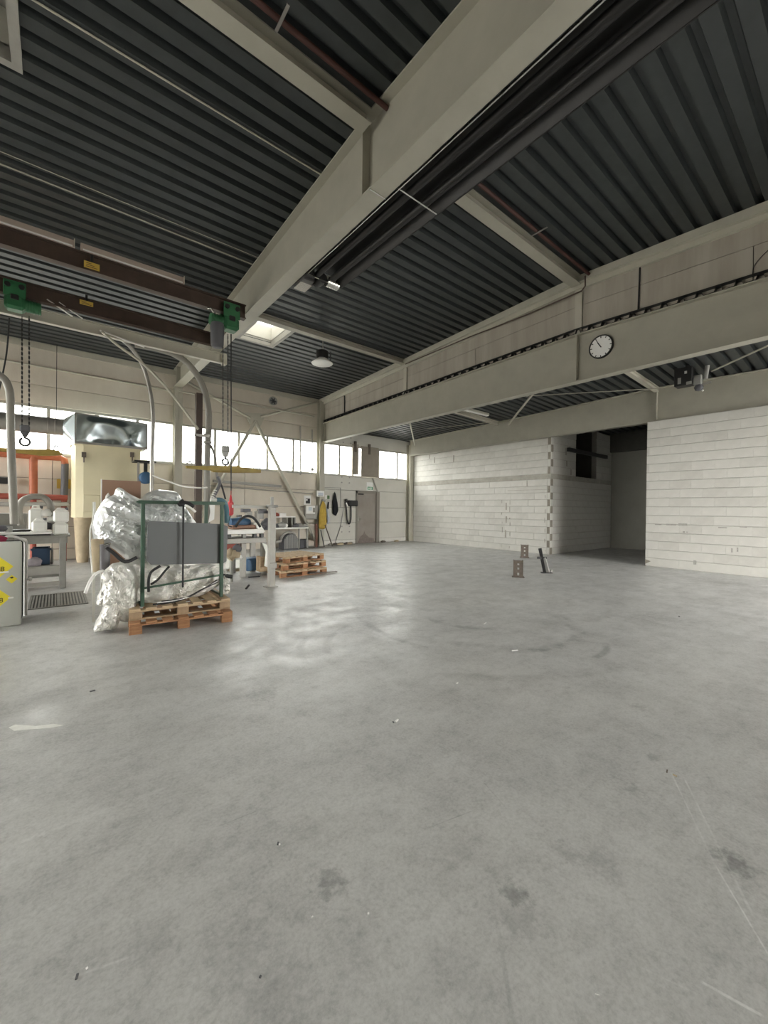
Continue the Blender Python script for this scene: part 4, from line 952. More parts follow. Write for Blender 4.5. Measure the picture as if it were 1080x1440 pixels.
# ------------------------------------------------------------------ pallets
_pal = {}
def pallet(name, x, y, z, rz, label, grp, L=1.2, D=.95, top=M_WOOD, blk=M_WOODD, nb=7, bottom=True):
    r = empty(name, (x, y, z), label, 'pallet', grp, rz)
    def piece(nm, key, dims, m, loc):
        k = (nm, key, m.name)
        if k not in _pal:
            a, b, c = dims; o = MB().cbox(-a/2, a/2, -b/2, b/2, 0, c, .004).build(nm, m, r, local=True); _pal[k] = o.data
        else: o = bpy.data.objects.new(nm, _pal[k]); COL.objects.link(o); o.parent = r
        o.location = loc; return o
    zz = 0
    if bottom:
        for yy in (-D/2+.05, 0, D/2-.05): piece('skid_board', (L,), (L, .098, .02), blk, (0, yy, 0))
        zz = .02
    for xx in (-L/2+.07, 0, L/2-.07):
        for yy in (-D/2+.05, 0, D/2-.05): piece('block', bottom, (.14, .1, .08 if bottom else .1), blk, (xx, yy, zz))
    zt = .1
    for yy in (-D/2+.05, 0, D/2-.05): piece('stringer', L, (L, .1, .022), top, (0, yy, zt))
    for i in range(nb):
        xx = -L/2+.06+(L-.12)*i/(nb-1); piece('deck_board', (D, nb), (.12 if nb < 8 else .1, D, .022), top, (xx, 0, zt+.022))
    return r
def pallet_from_front(pl, pr, z, D, **k):
    a, b = at(*pl, Z=z), at(*pr, Z=z); d = (b-a); L = d.length; rz = math.atan2(d.y, d.x); nrm = Vector((-d.y, d.x, 0)).normalized()
    c = (a+b)/2+nrm*(D/2); return pallet(k.pop('name', 'wooden_pallet'), c.x, c.y, z, rz, L=1.2, D=D, **k), c, rz
G1 = 'pallets under the silver bundle'; G2 = 'pallets stacked by the steel post'
P1, c1, rz1 = pallet_from_front((181, 894), (327, 874), 0, .9, label='lower orange-brown pallet under the silver bundle', grp=G1, top=M_WOODD, bottom=False)
P2, c2, rz2 = pallet_from_front((190, 873), (317, 856.5), .144, .9, label='upper pale pallet carrying the green frame', grp=G1, blk=mat('greyish_pallet_wood', (.42, .30, .19), .8, 0, .3, 9, bump=.3))
Q0 = None
for k, (a, b, lb) in enumerate((((396, 813), (459, 806), 'bottom pallet of the wooden stack by the steel post'), ((400, 802.5), (457, 796), 'middle pallet of the wooden stack by the steel post'), ((397, 793), (459, 785.5), 'top pallet of the wooden stack by the steel post'))):
    pallet_from_front(a, b, .144*k, .95, label=lb, grp=G2, blk=M_WOODD)

# ------------------------------------------------------------------ silver bundle in a green frame
fa, fb = at(200, 853, Z=.29), at(311, 839, Z=.29)
d = (fb-fa).normalized(); nn = Vector((-d.y, d.x, 0))
fz = at(200, 706, Y=fa.y).z
gf = empty('green_frame', tuple((fa+fb)/2), 'dark green steel frame standing on the upper pallet', 'frame')
for p in (fa, fb):
    for off in (0, .75): MB().cbox(-.022, .022, -.022, .022, 0, fz-.29, .006).build('post', M_DGREEN, gf, local=True).location = (p+nn*off)-gf.location
Lf = (fb-fa).length
def fbar(u0, u1, z0_, z1_, r=.018, off=0, nm='rail', m=M_DGREEN): return MB().bar(fa+d*u0*Lf+nn*off+Vector((0,0,z0_-.29)), fa+d*u1*Lf+nn*off+Vector((0,0,z1_-.29)), r*2, r*2).build(nm, m, gf)
fbar(-.05, 1.04, fz, fz, .022); fbar(-.05, 1.04, fz, fz, .02, .75); fbar(0, 1, .52, .60, .012)
for u in (0, 1): MB().bar(fa+d*u*Lf+Vector((0,0,.03)), fa+d*u*Lf+nn*.75+Vector((0,0,.03)), .03, .03).build('side_rail', M_DGREEN, gf); MB().bar(fa+d*u*Lf+Vector((0,0,fz-.29)), fa+d*u*Lf+nn*.75+Vector((0,0,fz-.29)), .03, .03).build('side_rail', M_DGREEN, gf)
MB().bar(at(258, 705, Y=fa.y-.02), at(257, 826, Y=fa.y-.03), .022, .008, (0,1,0)).build('strap', M_BLACKR, gf)
MB().bar(at(192, 705.5, Y=fa.y-.04), at(252, 706, Y=fa.y-.06), .02, .02).build('label_rail', M_DGREEN, gf)
kn = at(256, 709, Y=fa.y-.05); blob('strap_knot', kn, .05, .04, .06, M_BLACKR, gf, 3, .4, 2); MB().tube(smoothpath([at(256, 706, Y=5.5), at(266, 708, Y=5.48), at(272, 713, Y=5.48)]), .022, 8).build('strap_end', M_BLACKR, gf); MB().tube(smoothpath([at(260, 710, Y=5.5), at(268, 714, Y=5.48), at(275, 720, Y=5.48)]), .014, 8).build('loose_cord', M_WHITE, gf)
# grey board
b0 = [(208, 735), (211, 732.5), (312, 737), (320, 740), (318, 789), (314, 792), (212, 794), (206, 788)]
Yb_ = fa.y+.05
gbd = outline('grey_board', b0, Yb_, .03, M_BOARD); tag(gbd, 'slate grey rectangular board strapped inside the green frame', 'board')

def pillow(name, pts, Y, df, db, m, parent=None, seed=0, wr=.05, fr=5.0, rings=40, nres=150, floorz=None, smooth=True, folds=(0, 0, 0), facet=0.0):
    rnd = random.Random(seed+11)
    P = [at(a, b, Y=Y) for a, b in pts]; P = [Vector((p.x, p.z)) for p in P]
    seg = [(P[(i+1) % len(P)]-P[i]).length for i in range(len(P))]; tot = sum(seg); out = []
    for k in range(nres):
        t = tot*k/nres; i = 0
        while t > seg[i] and i < len(seg)-1: t -= seg[i]; i += 1
        out.append(P[i].lerp(P[(i+1) % len(P)], t/seg[i]))
    out = [(out[k-1]+out[k]*2+out[(k+1) % nres])/4 for k in range(nres)]
    c = sum(out, Vector((0, 0)))/nres; vs = []; fs = []
    def wrink(x, y, z, edge):
        q = Vector((x, y, z))*fr+Vector((seed*5.3, seed*2.1, 0))
        v1 = noise.voronoi(Vector((q.x*.9+q.z*.35, q.y*.9, q.z*.55-q.x*.2)))[0]; v2 = noise.voronoi(q*2.4+Vector((3, 1, 8)))[0]
        ridg = (v1[1]-v1[0])*1.5; r2 = (v2[1]-v2[0])*1.4; ridg = min(ridg, 1.2); r2 = min(r2, 1.2)
        f_ = 0
        if folds[2]:
            ph = folds[0]*x+folds[1]*z+3.2*noise.noise(q*.35); f_ = folds[2]*(abs(math.sin(ph))*1.6-.9)+folds[2]*.45*(abs(math.sin(ph*2.3+1.7*noise.noise(q*.8)))-.6)
        return wr*(ridg*.75+r2*.4-.4)*edge+f_*edge
    for side, dep in ((-1, df), (1, db)):
        for r in range(rings+1):
            s = 1-r/rings*.98
            for k in range(nres):
                p = c.lerp(out[k], s); t = math.sqrt(max(0, 1-s*s)); e = min(1, (1-s)*3.5+.12)
                y = Y+side*dep*t**.8
                y += side*wrink(p.x, y, p.y, e)
                z = p.y; x_ = p.x
                if facet and r > 0:
                    y += side*rnd.uniform(-1, 1)*facet*min(1, e+.3); x_ += rnd.uniform(-.6, .6)*facet*.8; z += rnd.uniform(-.6, .6)*facet*.8
                elif facet: x_ += rnd.uniform(-.3, .3)*facet; z += rnd.uniform(-.3, .3)*facet
                if floorz is not None: z = max(z, floorz)
                vs.append(Vector((x_, y, z)))
    n = nres
    for sd in (0, 1):
        o = sd*(rings+1)*n
        for r in range(rings):
            for k in range(n):
                a = o+r*n+k; b = o+r*n+(k+1) % n
                if facet: fs += [(a, b, b+n), (a, b+n, a+n)] if (r+k) % 2 else [(a, b, a+n), (b, b+n, a+n)]
                else: fs.append((a, b, b+n, a+n))
        fs.append(tuple(o+rings*n+k for k in range(n)))
    bm = bmesh.new()
    mb = MB().add(vs, fs, smooth)
    return mb.build(name, m, parent)
Yf = fa.y
up_ = pillow('foil_bundle', [(128, 735), (136, 718), (148, 700), (160, 697), (163, 686), (168, 684), (174, 690), (190, 699), (199, 703), (204, 694), (222, 688), (248, 691), (256, 703), (262, 716), (272, 730), (280, 742), (270, 772), (230, 790), (200, 796), (190, 792), (176, 786), (160, 772), (146, 765), (132, 762)], Yf+.54, .36, .3, M_FOIL, None, 1, .05, 4.2, rings=26, nres=110, smooth=False, folds=(7, 15, .045), facet=.008)
tag(up_, 'big grey-silver film wrapped bundle bulging behind the green frame', 'foil bundle')
lo = pillow('foil_sheets', [(196, 786), (230, 790), (270, 792), (316, 789), (318, 800), (316, 815), (302, 826), (280, 838), (252, 848), (225, 856), (200, 858), (180, 850), (165, 830), (150, 812), (160, 795), (175, 786)], Yf+.36, .26, .3, M_FOILW, None, 4, .05, 5.0, rings=24, nres=110, smooth=False, facet=.010, floorz=.29, folds=(9, -13, .045))
tag(lo, 'crumpled white-silver film sheets piled on the upper pallet', 'foil sheets')
ha = pillow('foil_sleeve', [(158, 792), (172, 790), (190, 800), (196, 815), (194, 840), (190, 858), (184, 872), (176, 876), (168, 872), (164, 885), (154, 888), (150, 886), (132, 890), (131, 884), (140, 868), (147, 850), (140, 852), (134, 850), (138, 836), (144, 824), (141, 812), (146, 803)], Yf+.14, .14, .2, M_FOILW, None, 7, .04, 6.5, rings=18, nres=100, smooth=False, facet=.008, floorz=.006, folds=(20, 8, .035))
tag(ha, 'crumpled silver film sleeve hanging off the pallet down to the floor', 'foil sleeve')
# dark roll, sheet edges, straps and belts on the bundle
rl = empty('film_roll', tuple(at(138, 800, Y=Yf+.5)), 'upright brown and dark grey roll at the side of the silver bundle', 'roll')
a0, a1 = at(136, 758, Y=Yf+.35), at(139, 803, Y=Yf+.35); a2 = a0.copy()
MB().tube([a0, a1], .075, 16).build('paper_roll', M_TAN, rl); a0, a1 = at(147, 765, Y=Yf+.3), at(147, 802, Y=Yf+.3); MB().tube([a0, a1], .06, 14).build('dark_roll', mat('dusky_grey_film', (.16, .155, .165), .5), rl)
tag(ln('white_edge_strip', [(133, 706, Yf+.5), (131, 730, Yf+.4), (127, 745, Yf+.3), (127, 770, Yf+.25), (128, 785, Yf+.22), (130, 808, Yf+.2)], .008, M_WHITE, smooth=4), 'thin white edging strip down the side of the silver bundle', 'strip')
tag(MB().tube(smoothpath([at(145, 803, Y=Yf+.15), at(136, 806, Y=Yf+.1), at(128, 815, Y=Yf+.08), at(123, 826, Y=Yf+.06), at(120, 834, Y=Yf+.06)]), .018, 8).build('white_hose', M_WHITE), 'short white hose sticking out of the silver bundle', 'hose')
tag(ln('black_rail', [(150, 770, Yf+.0), (160, 778, Yf-.02), (176, 790, Yf-.04), (192, 784, Yf+.0)], .022, M_BLACKR, smooth=4), 'bent black rail stuck in the silver bundle', 'rail')
tag(ln('chrome_strip', [(146, 766, Yf-.03), (156, 764, Yf-.04)], .01, M_CHROME), 'short bright metal strip on the silver bundle', 'strip')
tag(ln('black_strap', [(209, 832, Yf-.07), (209, 815, Yf-.1), (213, 804, Yf-.1), (225, 796, Yf-.06)], .016, M_BLACKR, smooth=4), 'black looped strap on the film sheets below the board', 'strap')
tag(ln('black_strap', [(212, 822, Yf-.1), (222, 815, Yf-.1), (232, 803, Yf-.08), (238, 797, Yf-.05)], .014, M_BLACKR, smooth=4), 'second black strap running up to the grey board', 'strap')
for k, (w, m, lb) in enumerate(((.012, M_BLACKR, 'dark lower edge of a folded film sheet on the pallet'), (.012, M_WHITE, 'white lower edge of a folded film sheet on the pallet'), (.011, M_BLACKR, 'second dark edge of a folded film sheet on the pallet'))):
    tag(ln('sheet_edge', [(215+k*6, 850-k*2, Yf-.04), (250+k*5, 845-k*2, Yf-.08), (280+k*3, 832-k*2, Yf-.06), (305+k, 816+k, Yf+.02)], w, m, smooth=4), lb, 'sheet edge')
tag(ln('rolled_tube', [(312, 809, Yf+.15), (326, 811, Yf+.15)], .03, M_BLACKR, n=12), 'black tube end poking out right of the green frame', 'tube')
tag(pillow('foil_scrap', [(310, 802), (318, 800), (322, 820), (324, 834), (316, 840), (309, 835)], Yf+.2, .08, .1, M_FOILW, None, 9, .03, 12, rings=7, nres=30, smooth=False, facet=.015, floorz=.29), 'loose film scraps at the right end of the pallet', 'foil scraps')
# brown board behind the bundle
Yq = Yf+.95
bb = empty('brown_sheet', tuple(at(170, 760, Y=Yq)), 'brown board with white edge standing behind the silver bundle', 'board')
bb.location.z = .29
p, q = at(143.5, 674.5, Y=Yq), at(198, 676, Y=Yq)
MB().box(p.x, q.x, Yq, Yq+.03, .29, p.z).build('board', M_CARD, bb); MB().box(p.x-.012, p.x, Yq-.005, Yq+.035, .29, p.z+.01).build('white_edge', M_WHITE, bb)
tag(MB().box(at(130, 720, Y=Yq-.2).x, at(134.5, 720, Y=Yq-.2).x, Yq-.21, Yq-.19, .0, at(132, 706, Y=Yq-.2).z).build('cream_strip', M_CAN), 'narrow cream strip standing at the side of the silver bundle', 'strip')
wt = at(152, 701, Y=Yq-.05); tag(blob('white_tie', wt, .03, .03, .07, M_WHITE, None, 3, .4, 2, flat=False), 'knotted white tie at the corner of the brown board', 'tie')
# hose gun hung on the frame corner
hg = empty('spray_lance', tuple(at(303, 712, Y=Yf+.1)), 'teal and white hose fitting hung over the corner of the green frame', 'hose fitting')
ln('handle', [(306, 670, Yf+.1), (309, 679, Yf+.1), (306, 688, Yf+.1), (301, 698, Yf+.1), (299, 704, Yf+.1)], .022, M_GREYRUB, hg, 10, 4)
for k in range(4): MB().lathe(at(303-k*1.2, 690+k*3, Y=Yf+.1), [(.022, -.008), (.03, 0), (.022, .008)], 12, (.35, 0, 1)).build('grip_ring', M_WHITE, hg)
ln('collar', [(296, 703, Yf+.08), (304, 704, Yf+.08)], .035, M_WHITE, hg, 12); ln('teal_hose', [(303, 703, Yf+.1), (312, 704, Yf+.1), (318, 712, Yf+.12), (319, 735, Yf+.15)], .035, M_TEAL, hg, 12, 5)
ln('black_hose', [(307, 674, Yf+.12), (312, 684, Yf+.12), (317, 702, Yf+.12)], .013, M_BLACKR, hg, 8, 4)
tag(MB().prism(xz([(294, 706), (302, 706), (301, 730), (293, 735), (296, 720)], Yf-.0), Yf-.01, Yf+.01).build('white_tape', M_WHITEP), 'white tape strip hanging from the top rail of the green frame', 'tape')

# ------------------------------------------------------------------ steel post, machine table and clutter behind the bundle
sp = at(381.5, 825, Z=0)
st = empty('steel_post', (sp.x, sp.y, 0), 'pale grey square steel post with base plate in front of the pallet stack', 'post')
zt_ = at(381, 712, Y=sp.y).z
MB().cbox(sp.x-.06, sp.x+.06, sp.y-.06, sp.y+.06, 0, zt_, .008).build('tube', M_LSTEEL, st); MB().box(sp.x-.13, sp.x+.1, sp.y-.1, sp.y+.1, 0, .012).build('base_plate', M_STEEL, st)
MB().cbox(sp.x-.09, sp.x+.09, sp.y-.09, sp.y+.09, zt_-.02, zt_+.03, .01).build('cap', M_STEEL, st); MB().box(sp.x-.025, sp.x+.025, sp.y-.02, sp.y+.02, zt_, at(381, 699, Y=sp.y).z).build('pin', M_GREY, st)
lb_ = at(381, 795, Y=sp.y).z; MB().cbox(sp.x-.08, sp.x+.08, sp.y-.09, sp.y-.06, lb_-.06, lb_+.06, .02).build('clamp_bracket', M_LSTEEL, st)
cr = at(327, 712, Y=sp.y+.1); MB().bar((cr.x, sp.y+.1, cr.z), (sp.x, sp.y+.1, zt_-.02), .05, .06).build('cross_rail', M_LSTEEL, st)
lp = at(372, 720, Y=sp.y+.1); MB().bar((lp.x-.12, sp.y+.1, lp.z), (sp.x, sp.y+.1, lp.z), .05, .06).build('clamp_arm', M_GREYRUB, st)
Ym = 8.9
mt = empty('machine_table', (at(345, 770, Y=Ym).x, Ym+.4, 0), 'white double-decked machine table behind the steel post', 'machine table')
tx0, tx1_ = at(300, 750, Y=Ym).x, at(374, 750, Y=Ym).x
zA, zB, zC, zD = at(345, 744.5, Y=Ym).z, at(345, 751, Y=Ym).z, at(345, 757, Y=Ym).z, at(345, 764, Y=Ym).z
MB().cbox(tx0, tx1_-.05, Ym, Ym+.9, zB, zA, .01).build('upper_top', M_WHITE, mt)
MB().cbox(tx0, tx1_, Ym-.02, Ym+.95, zD, zC, .01).build('lower_top', M_LSTEEL, mt)
for px in (322, 343, 358, 368):
    x = at(px, 754, Y=Ym+.1).x; MB().cbox(x-.04, x+.04, Ym+.06, Ym+.16, zC, zB, .01).build('spacer', M_BLACK if px != 343 else M_STEEL, mt)
for px in (341, 370):
    x = at(px, 780, Y=Ym+.15).x
    for yy in (Ym+.12, Ym+.8): MB().cbox(x-.06, x+.06, yy-.05, yy+.05, 0, zD, .01).build('leg', M_LSTEEL, mt)
x = at(318, 768, Y=Ym).x; MB().cbox(x-.05, at(338, 768, Y=Ym).x, Ym+.05, Ym+.4, zD-.16, zD, .01).build('red_drawer', M_REDB, mt)
MB().prism(xz([(368, 763), (375, 766), (379, 776), (377, 798), (372, 796), (374, 776)], Ym-.05), Ym-.07, Ym-.03).build('white_fin', M_CAN, mt)
# machine on the table
ma = empty('bench_machine', (at(350, 742, Y=Ym+.3).x, Ym+.3, zA), 'blue-grey machine with brown bed and black arched hose on the machine table', 'machine')
p, q = at(325, 735, Y=Ym+.3), at(352, 735, Y=Ym+.3)
MB().tube([(p.x, Ym+.35, p.z), ((p.x+q.x)/2, Ym+.35, p.z), (q.x, Ym+.35, p.z-.02)], [.10, .13, .09], 16).build('motor', M_BLUE, ma)
MB().cbox(at(322, 742, Y=Ym+.3).x, at(361, 742, Y=Ym+.3).x, Ym+.1, Ym+.7, zA, at(340, 738, Y=Ym+.3).z, .03).build('bed', M_CARD, ma)
MB().prism(xz([(360, 735), (365, 737), (372, 748), (366, 748), (360, 742)], Ym+.1), Ym+.05, Ym+.5).build('cream_guard', M_CAN, ma)
ln('hose', [(331, 741, Ym+.05), (338, 731, Ym+.05), (346, 726, Ym+.05), (354, 727, Ym+.05), (360, 732, Ym+.05), (366, 741, Ym+.05)], .028, M_BLACKR, ma, 10, 5)
for k, (px, py, s) in enumerate(((372, 737, .09), (375, 733, .07), (369, 741, .06), (374, 743, .07))): c = at(px, py, Y=Ym+.2); blob('fitting', c, s, s, s, M_GREYRUB, ma, k+2, .35, 2)
bxs = at(341, 716, Y=Ym+.6)
for k, (px, py, w, h, m) in enumerate(((346, 718, 12, 5, M_GREYRUB), (350, 723, 8, 8, M_LSTEEL), (362, 727, 5, 18, M_LSTEEL), (337, 726, 5, 4, M_BLACK), (369, 717, 12, 3, M_BLACK), (367, 725, 6, 10, M_GREY))):
    c = at(px, py, Y=Ym+.65); s = .0165; MB().cbox(c.x-w*s/2, c.x+w*s/2, Ym+.6, Ym+.75, c.z-h*s/2-(0 if k not in (2,) else .1), c.z+h*s/2, .01).build('housing', m, ma)
MB().box(at(358, 730, Y=Ym+.7).x, at(378, 730, Y=Ym+.7).x, Ym+.62, Ym+.78, zA, at(360, 738, Y=Ym+.7).z).build('pedestal', M_STEEL, ma)
tag(MB().cbox(at(345, 780, Y=Ym+.4).x, at(372, 780, Y=Ym+.4).x, Ym+.3, Ym+.7, .09, .38, .03).build('blue_box', M_BLUE), 'blue plastic box under the machine table', 'box')
tag(MB().cbox(at(362, 778, Y=Ym+.2).x, at(373, 778, Y=Ym+.2).x, Ym+.05, Ym+.28, .09, .44, .01).build('cardboard_box', M_WOOD), 'small cardboard box beside the blue box under the table', 'box')
bs = empty('board_stack', (at(345, 797, Z=.05).x, 9.4, 0), 'low stack of pale boards on the floor under the table', 'boards')
for k in range(4):
    pts = [at(a, b, Z=.02) for a, b in ((322, 803), (352, 801), (385, 797), (345, 788), (325, 789))]
    MB().prism([(p.x+.03*k*(-1)**k, p.y+.02*k) for p in pts], .02*k, .02*k+.018, 'z').build('board', M_CAN if k == 3 else M_TAN, bs)
# scraps and tool parts between table and pallets
sc = [((329, 780), M_TAN, .12), ((333, 772), M_GREYRUB, .1), ((324, 778), M_TAN, .1), ((336, 784), M_WHITE, .07)]
tp_ = empty('drive_unit', (at(328, 778, Y=8.6).x, 8.6, 0), 'tan and grey drive unit under the machine table', 'machine part')
MB().tube([at(322, 786, Y=8.6), at(332, 776, Y=8.6), at(338, 768, Y=8.6)], [.09, .07, .03], 12).build('arm', M_TAN, tp_)
for k, ((a, b), m, s) in enumerate(sc): c = at(a, b, Y=8.6); blob('housing', c, s, s*.8, s, m, tp_, k+1, .3, 2)
MB().cyl((at(326, 790, Y=8.6).x, 8.6, 0), at(326, 785, Y=8.6), .03, 10).build('stand', M_STEEL, tp_)
tag(ln('dark_plate', [(346, 828, {'Z': .01}), (350, 823, {'Z': .05})], .02, M_BLACKR), 'small dark offcut on the floor between bundle and post', 'offcut')
tag(MB().box(at(356, 812, Z=0).x-.1, at(356, 812, Z=0).x+.15, at(356, 812, Z=0).y-.03, at(356, 812, Z=0).y+.05, 0, .02).build('dark_offcut', M_BLACKR), 'flat dark offcut on the floor beside the steel post', 'offcut')
p = at(461, 801, Z=.1); tag(MB().bar(p+Vector((-.5, 0, -.045)), p+Vector((.25, 0, -.07)), .06, .02).build('dark_plank', M_RUST), 'dark thin plank poking out of the pallet stack', 'plank')

# ------------------------------------------------------------------ things on and at the back wall
door = empty('door_1', ((DOOR_X0+DOOR_X1)/2, YB, 0), kind='structure')
MB().box(DOOR_X0-.06, DOOR_X0+.03, YB-.03, YB+.08, 0, DOOR_Z).box(DOOR_X1-.10, DOOR_X1+.06, YB-.09, YB+.08, 0, DOOR_Z).box(DOOR_X0-.06, DOOR_X1+.06, YB-.03, YB+.08, DOOR_Z-.1, DOOR_Z).build('door_frame', mat('dark_taupe_frame', (.24, .22, .19), .55), door)
lf = MB().box(DOOR_X0+.03, DOOR_X1-.10, YB+.01, YB+.05, .01, DOOR_Z-.1).build('door_leaf', M_DOOR, door)
MB().tube([(DOOR_X0+.09, YB-.0, 1.1), (DOOR_X0+.09, YB-.05, 1.1), (DOOR_X0+.2, YB-.05, 1.1)], .012, 8).build('door_handle', M_CHROME, lf)
MB().box(DOOR_X0+.06, DOOR_X0+.12, YB-.004, YB+.012, 1.0, 1.2).build('handle_plate', M_CHROME, lf)
MB().cbox(DOOR_X0+.06, DOOR_X0+.35, YB-.03, YB+.02, DOOR_Z-.16, DOOR_Z-.1, .01).build('door_closer', M_BLACK, lf)
rust = MB().prism([(DOOR_X0+.05, .02), (DOOR_X1-.12, .02), (DOOR_X1-.2, .2), (DOOR_X0+.7, .25), (DOOR_X0+.48, .42), (DOOR_X0+.42, .55), (DOOR_X0+.38, .42), (DOOR_X0+.2, .3)], YB+.006, YB+.012)
rust.build('scuff_marks', mat('red_brown_scuff', (.235, .195, .175), .8, 0, .3, 10), lf)
es = empty('exit_sign', tuple(at(519, 684, Y=YB)), 'small white and green escape sign above the grey door', 'sign')
p, q = at(515.5, 678, Y=YB), at(524, 690, Y=YB)
MB().box(p.x, q.x, YB-.02, YB+.005, q.z, p.z).build('sign_board', M_WHITEP, es); hm = (q.z+p.z)/2
g_ = MB().box(p.x+.05, q.x-.02, YB-.024, YB-.018, q.z+.03, hm-.02).build('green_field', M_SGREEN, es)
MB().box(p.x+.10, p.x+.15, YB-.028, YB-.022, q.z+.05, hm-.05).build('pictogram', M_WHITEP, g_); MB().box(p.x+.2, p.x+.27, YB-.028, YB-.022, q.z+.04, hm-.04).build('pictogram', M_WHITEP, g_)
tag(ln('leaning_tube', [(524, 672, YB-.08), (531, 692, YB-.08)], .035, M_LSTEEL), 'short grey tube leaning at the top corner of the door', 'tube')
# boards covering the middle of the right window
for (a, b, t0, t1, lb) in ((495.5, 504, 624, 668, 'narrow brown board hung in front of the window'), (508, 532, 627, 672, 'wide grey-brown board hung in front of the window')):
    p, q = at(a, t0, Y=YB-.05), at(b, t1, Y=YB-.05); r = empty('window_board', ((p.x+q.x)/2, YB-.05, q.z), lb, 'board')
    MB().cbox(p.x, q.x, YB-.07, YB-.03, q.z, p.z, .01).build('board', mat('grey_brown_board', (.34, .30, .25), .8, 0, .15, 3), r)
    c = (p.x*.55+q.x*.45); MB().box(c-.05, c+.05, YB-.10, YB-.02, p.z-.35, p.z+.12).build('hanger', M_RUST, r)
# cabinet with paper, poster, signs
def flatpx(name, a, b, Y, t, m, parent=None, ch=.006):
    p, q = at(*a, Y=Y), at(*b, Y=Y); return MB().cbox(p.x, q.x, Y-t, Y, q.z, p.z, ch).build(name, m, parent)
wc = empty('tool_cabinet', tuple(at(438, 731, Y=YB)), 'grey wall cabinet with a white paper on its door', 'cabinet')
flatpx('body', (427, 710.5), (443.6, 730), YB, .22, M_LSTEEL, wc); dd = flatpx('door', (429, 711), (444.2, 729.5), YB-.22, .02, M_LSTEEL, wc); flatpx('paper_sheet', (430.5, 711), (443, 722.5), YB-.242, .004, M_WHITEP, dd)
pp = flatpx('sketch', (434, 713), (438.5, 718), YB-.247, .002, mat('pale_blue_print', (.6, .68, .72), .8), dd); flatpx('sketch', (440, 714), (443, 720.5), YB-.247, .002, M_GREYW, dd)
po = empty('picture_poster', tuple(at(432, 710, Y=YB)), 'white poster with a dark picture above the wall cabinet', 'poster')
flatpx('sheet', (427.5, 696.5), (437, 710), YB-.005, .006, M_WHITEP, po); flatpx('picture', (430, 701), (436, 708), YB-.012, .004, M_BLACK, po); flatpx('picture', (430.2, 702), (432.5, 704), YB-.017, .003, M_WHITEP, po)
sg = empty('notice_box', tuple(at(450, 698, Y=YB-.28)), 'pale notice sign on the corner column', 'sign')
flatpx('board', (445, 690), (455.5, 698.5), YB-.28, .03, M_WHITEP, sg); flatpx('print', (447.5, 692.5), (454.5, 696.5), YB-.312, .003, M_COATB, sg); MB().box(at(447, 697, Y=YB-.3).x, at(454, 697, Y=YB-.3).x, YB-.318, YB-.313, at(450, 697, Y=YB-.3).z-.01, at(450, 697, Y=YB-.3).z+.01).build('print_line', M_GREYRUB, sg)
gs = empty('safety_sign', tuple(at(460, 702, Y=YB)), 'small white sign with green picture beside the column', 'sign')
flatpx('board', (457, 696), (464, 702), YB-.005, .008, M_WHITEP, gs); flatpx('green_print', (460, 696.5), (463.6, 701.8), YB-.014, .003, mat('muted_green_print', (.12, .22, .10), .7), gs)
# coats
def coat(name, pts, Y, t, m, label, seed): tag(pillow(name, pts, Y, t, t*.6, m, None, seed, .02, 9, rings=12, nres=48, folds=(26, 2, .012)), label, 'coat')
coat('work_coat', [(454, 703.5), (457.5, 708), (458.5, 720), (459, 742), (455, 744.5), (448, 743.5), (448.5, 728), (451, 710)], YB-.36, .10, M_COATY, 'mustard yellow work coat hanging at the corner column', 1)
coat('black_coat', [(470.5, 690.5), (472.5, 696), (474.5, 708), (476, 718), (472.5, 726), (468, 723), (468, 705), (469, 697)], YB-.09, .07, M_COATK, 'black jacket hanging on the white wall panels', 2)
coat('pale_coat', [(459, 712), (461, 717), (463.5, 728), (462.5, 737), (459.5, 737), (458.5, 725)], YB-.09, .06, M_COATB, 'pale blue cloth hanging beside the yellow coat', 3)
tag(ln('dark_scarf', [(456.5, 712, YB-.3), (458.2, 722, YB-.3), (459.5, 735, YB-.3)], .035, M_COATK), 'narrow black cloth beside the yellow coat', 'cloth')
tag(ln('hand_brush', [(462, 706, YB-.05), (461, 716, YB-.05)], .03, M_COATK), 'small dark brush hung above the pale cloth', 'brush')
tag(ln('cap', [(453, 703.5, YB-.33), (457, 704.5, YB-.33)], .05, M_GREY), 'grey cap on the hook of the yellow coat', 'cap')
# tripod of sticks leaning at the column
for k, (p, q, m, w, lb) in enumerate((((446, 732), (442, 768), M_RUST, .04, 'rusty lath leaning left of the corner column'), ((457, 738), (467.5, 766), M_RUST, .04, 'long dark lath leaning right below the yellow coat'), ((451, 745), (456, 767), M_GREYRUB, .035, 'short dark lath leaning below the yellow coat'), ((444.5, 737), (444.5, 768), mat('dark_red_brown_steel', (.16, .07, .05), .7), .09, 'red-brown stub post at the foot of the corner column'))):
    a, b = at(*p, Y=YB-.45), at(*q, Y=YB-.55); b.z = .0; tag(MB().bar(a, b, w, w).build('lath' if k < 3 else 'stub_post', m), lb, 'lath' if k < 3 else 'post')
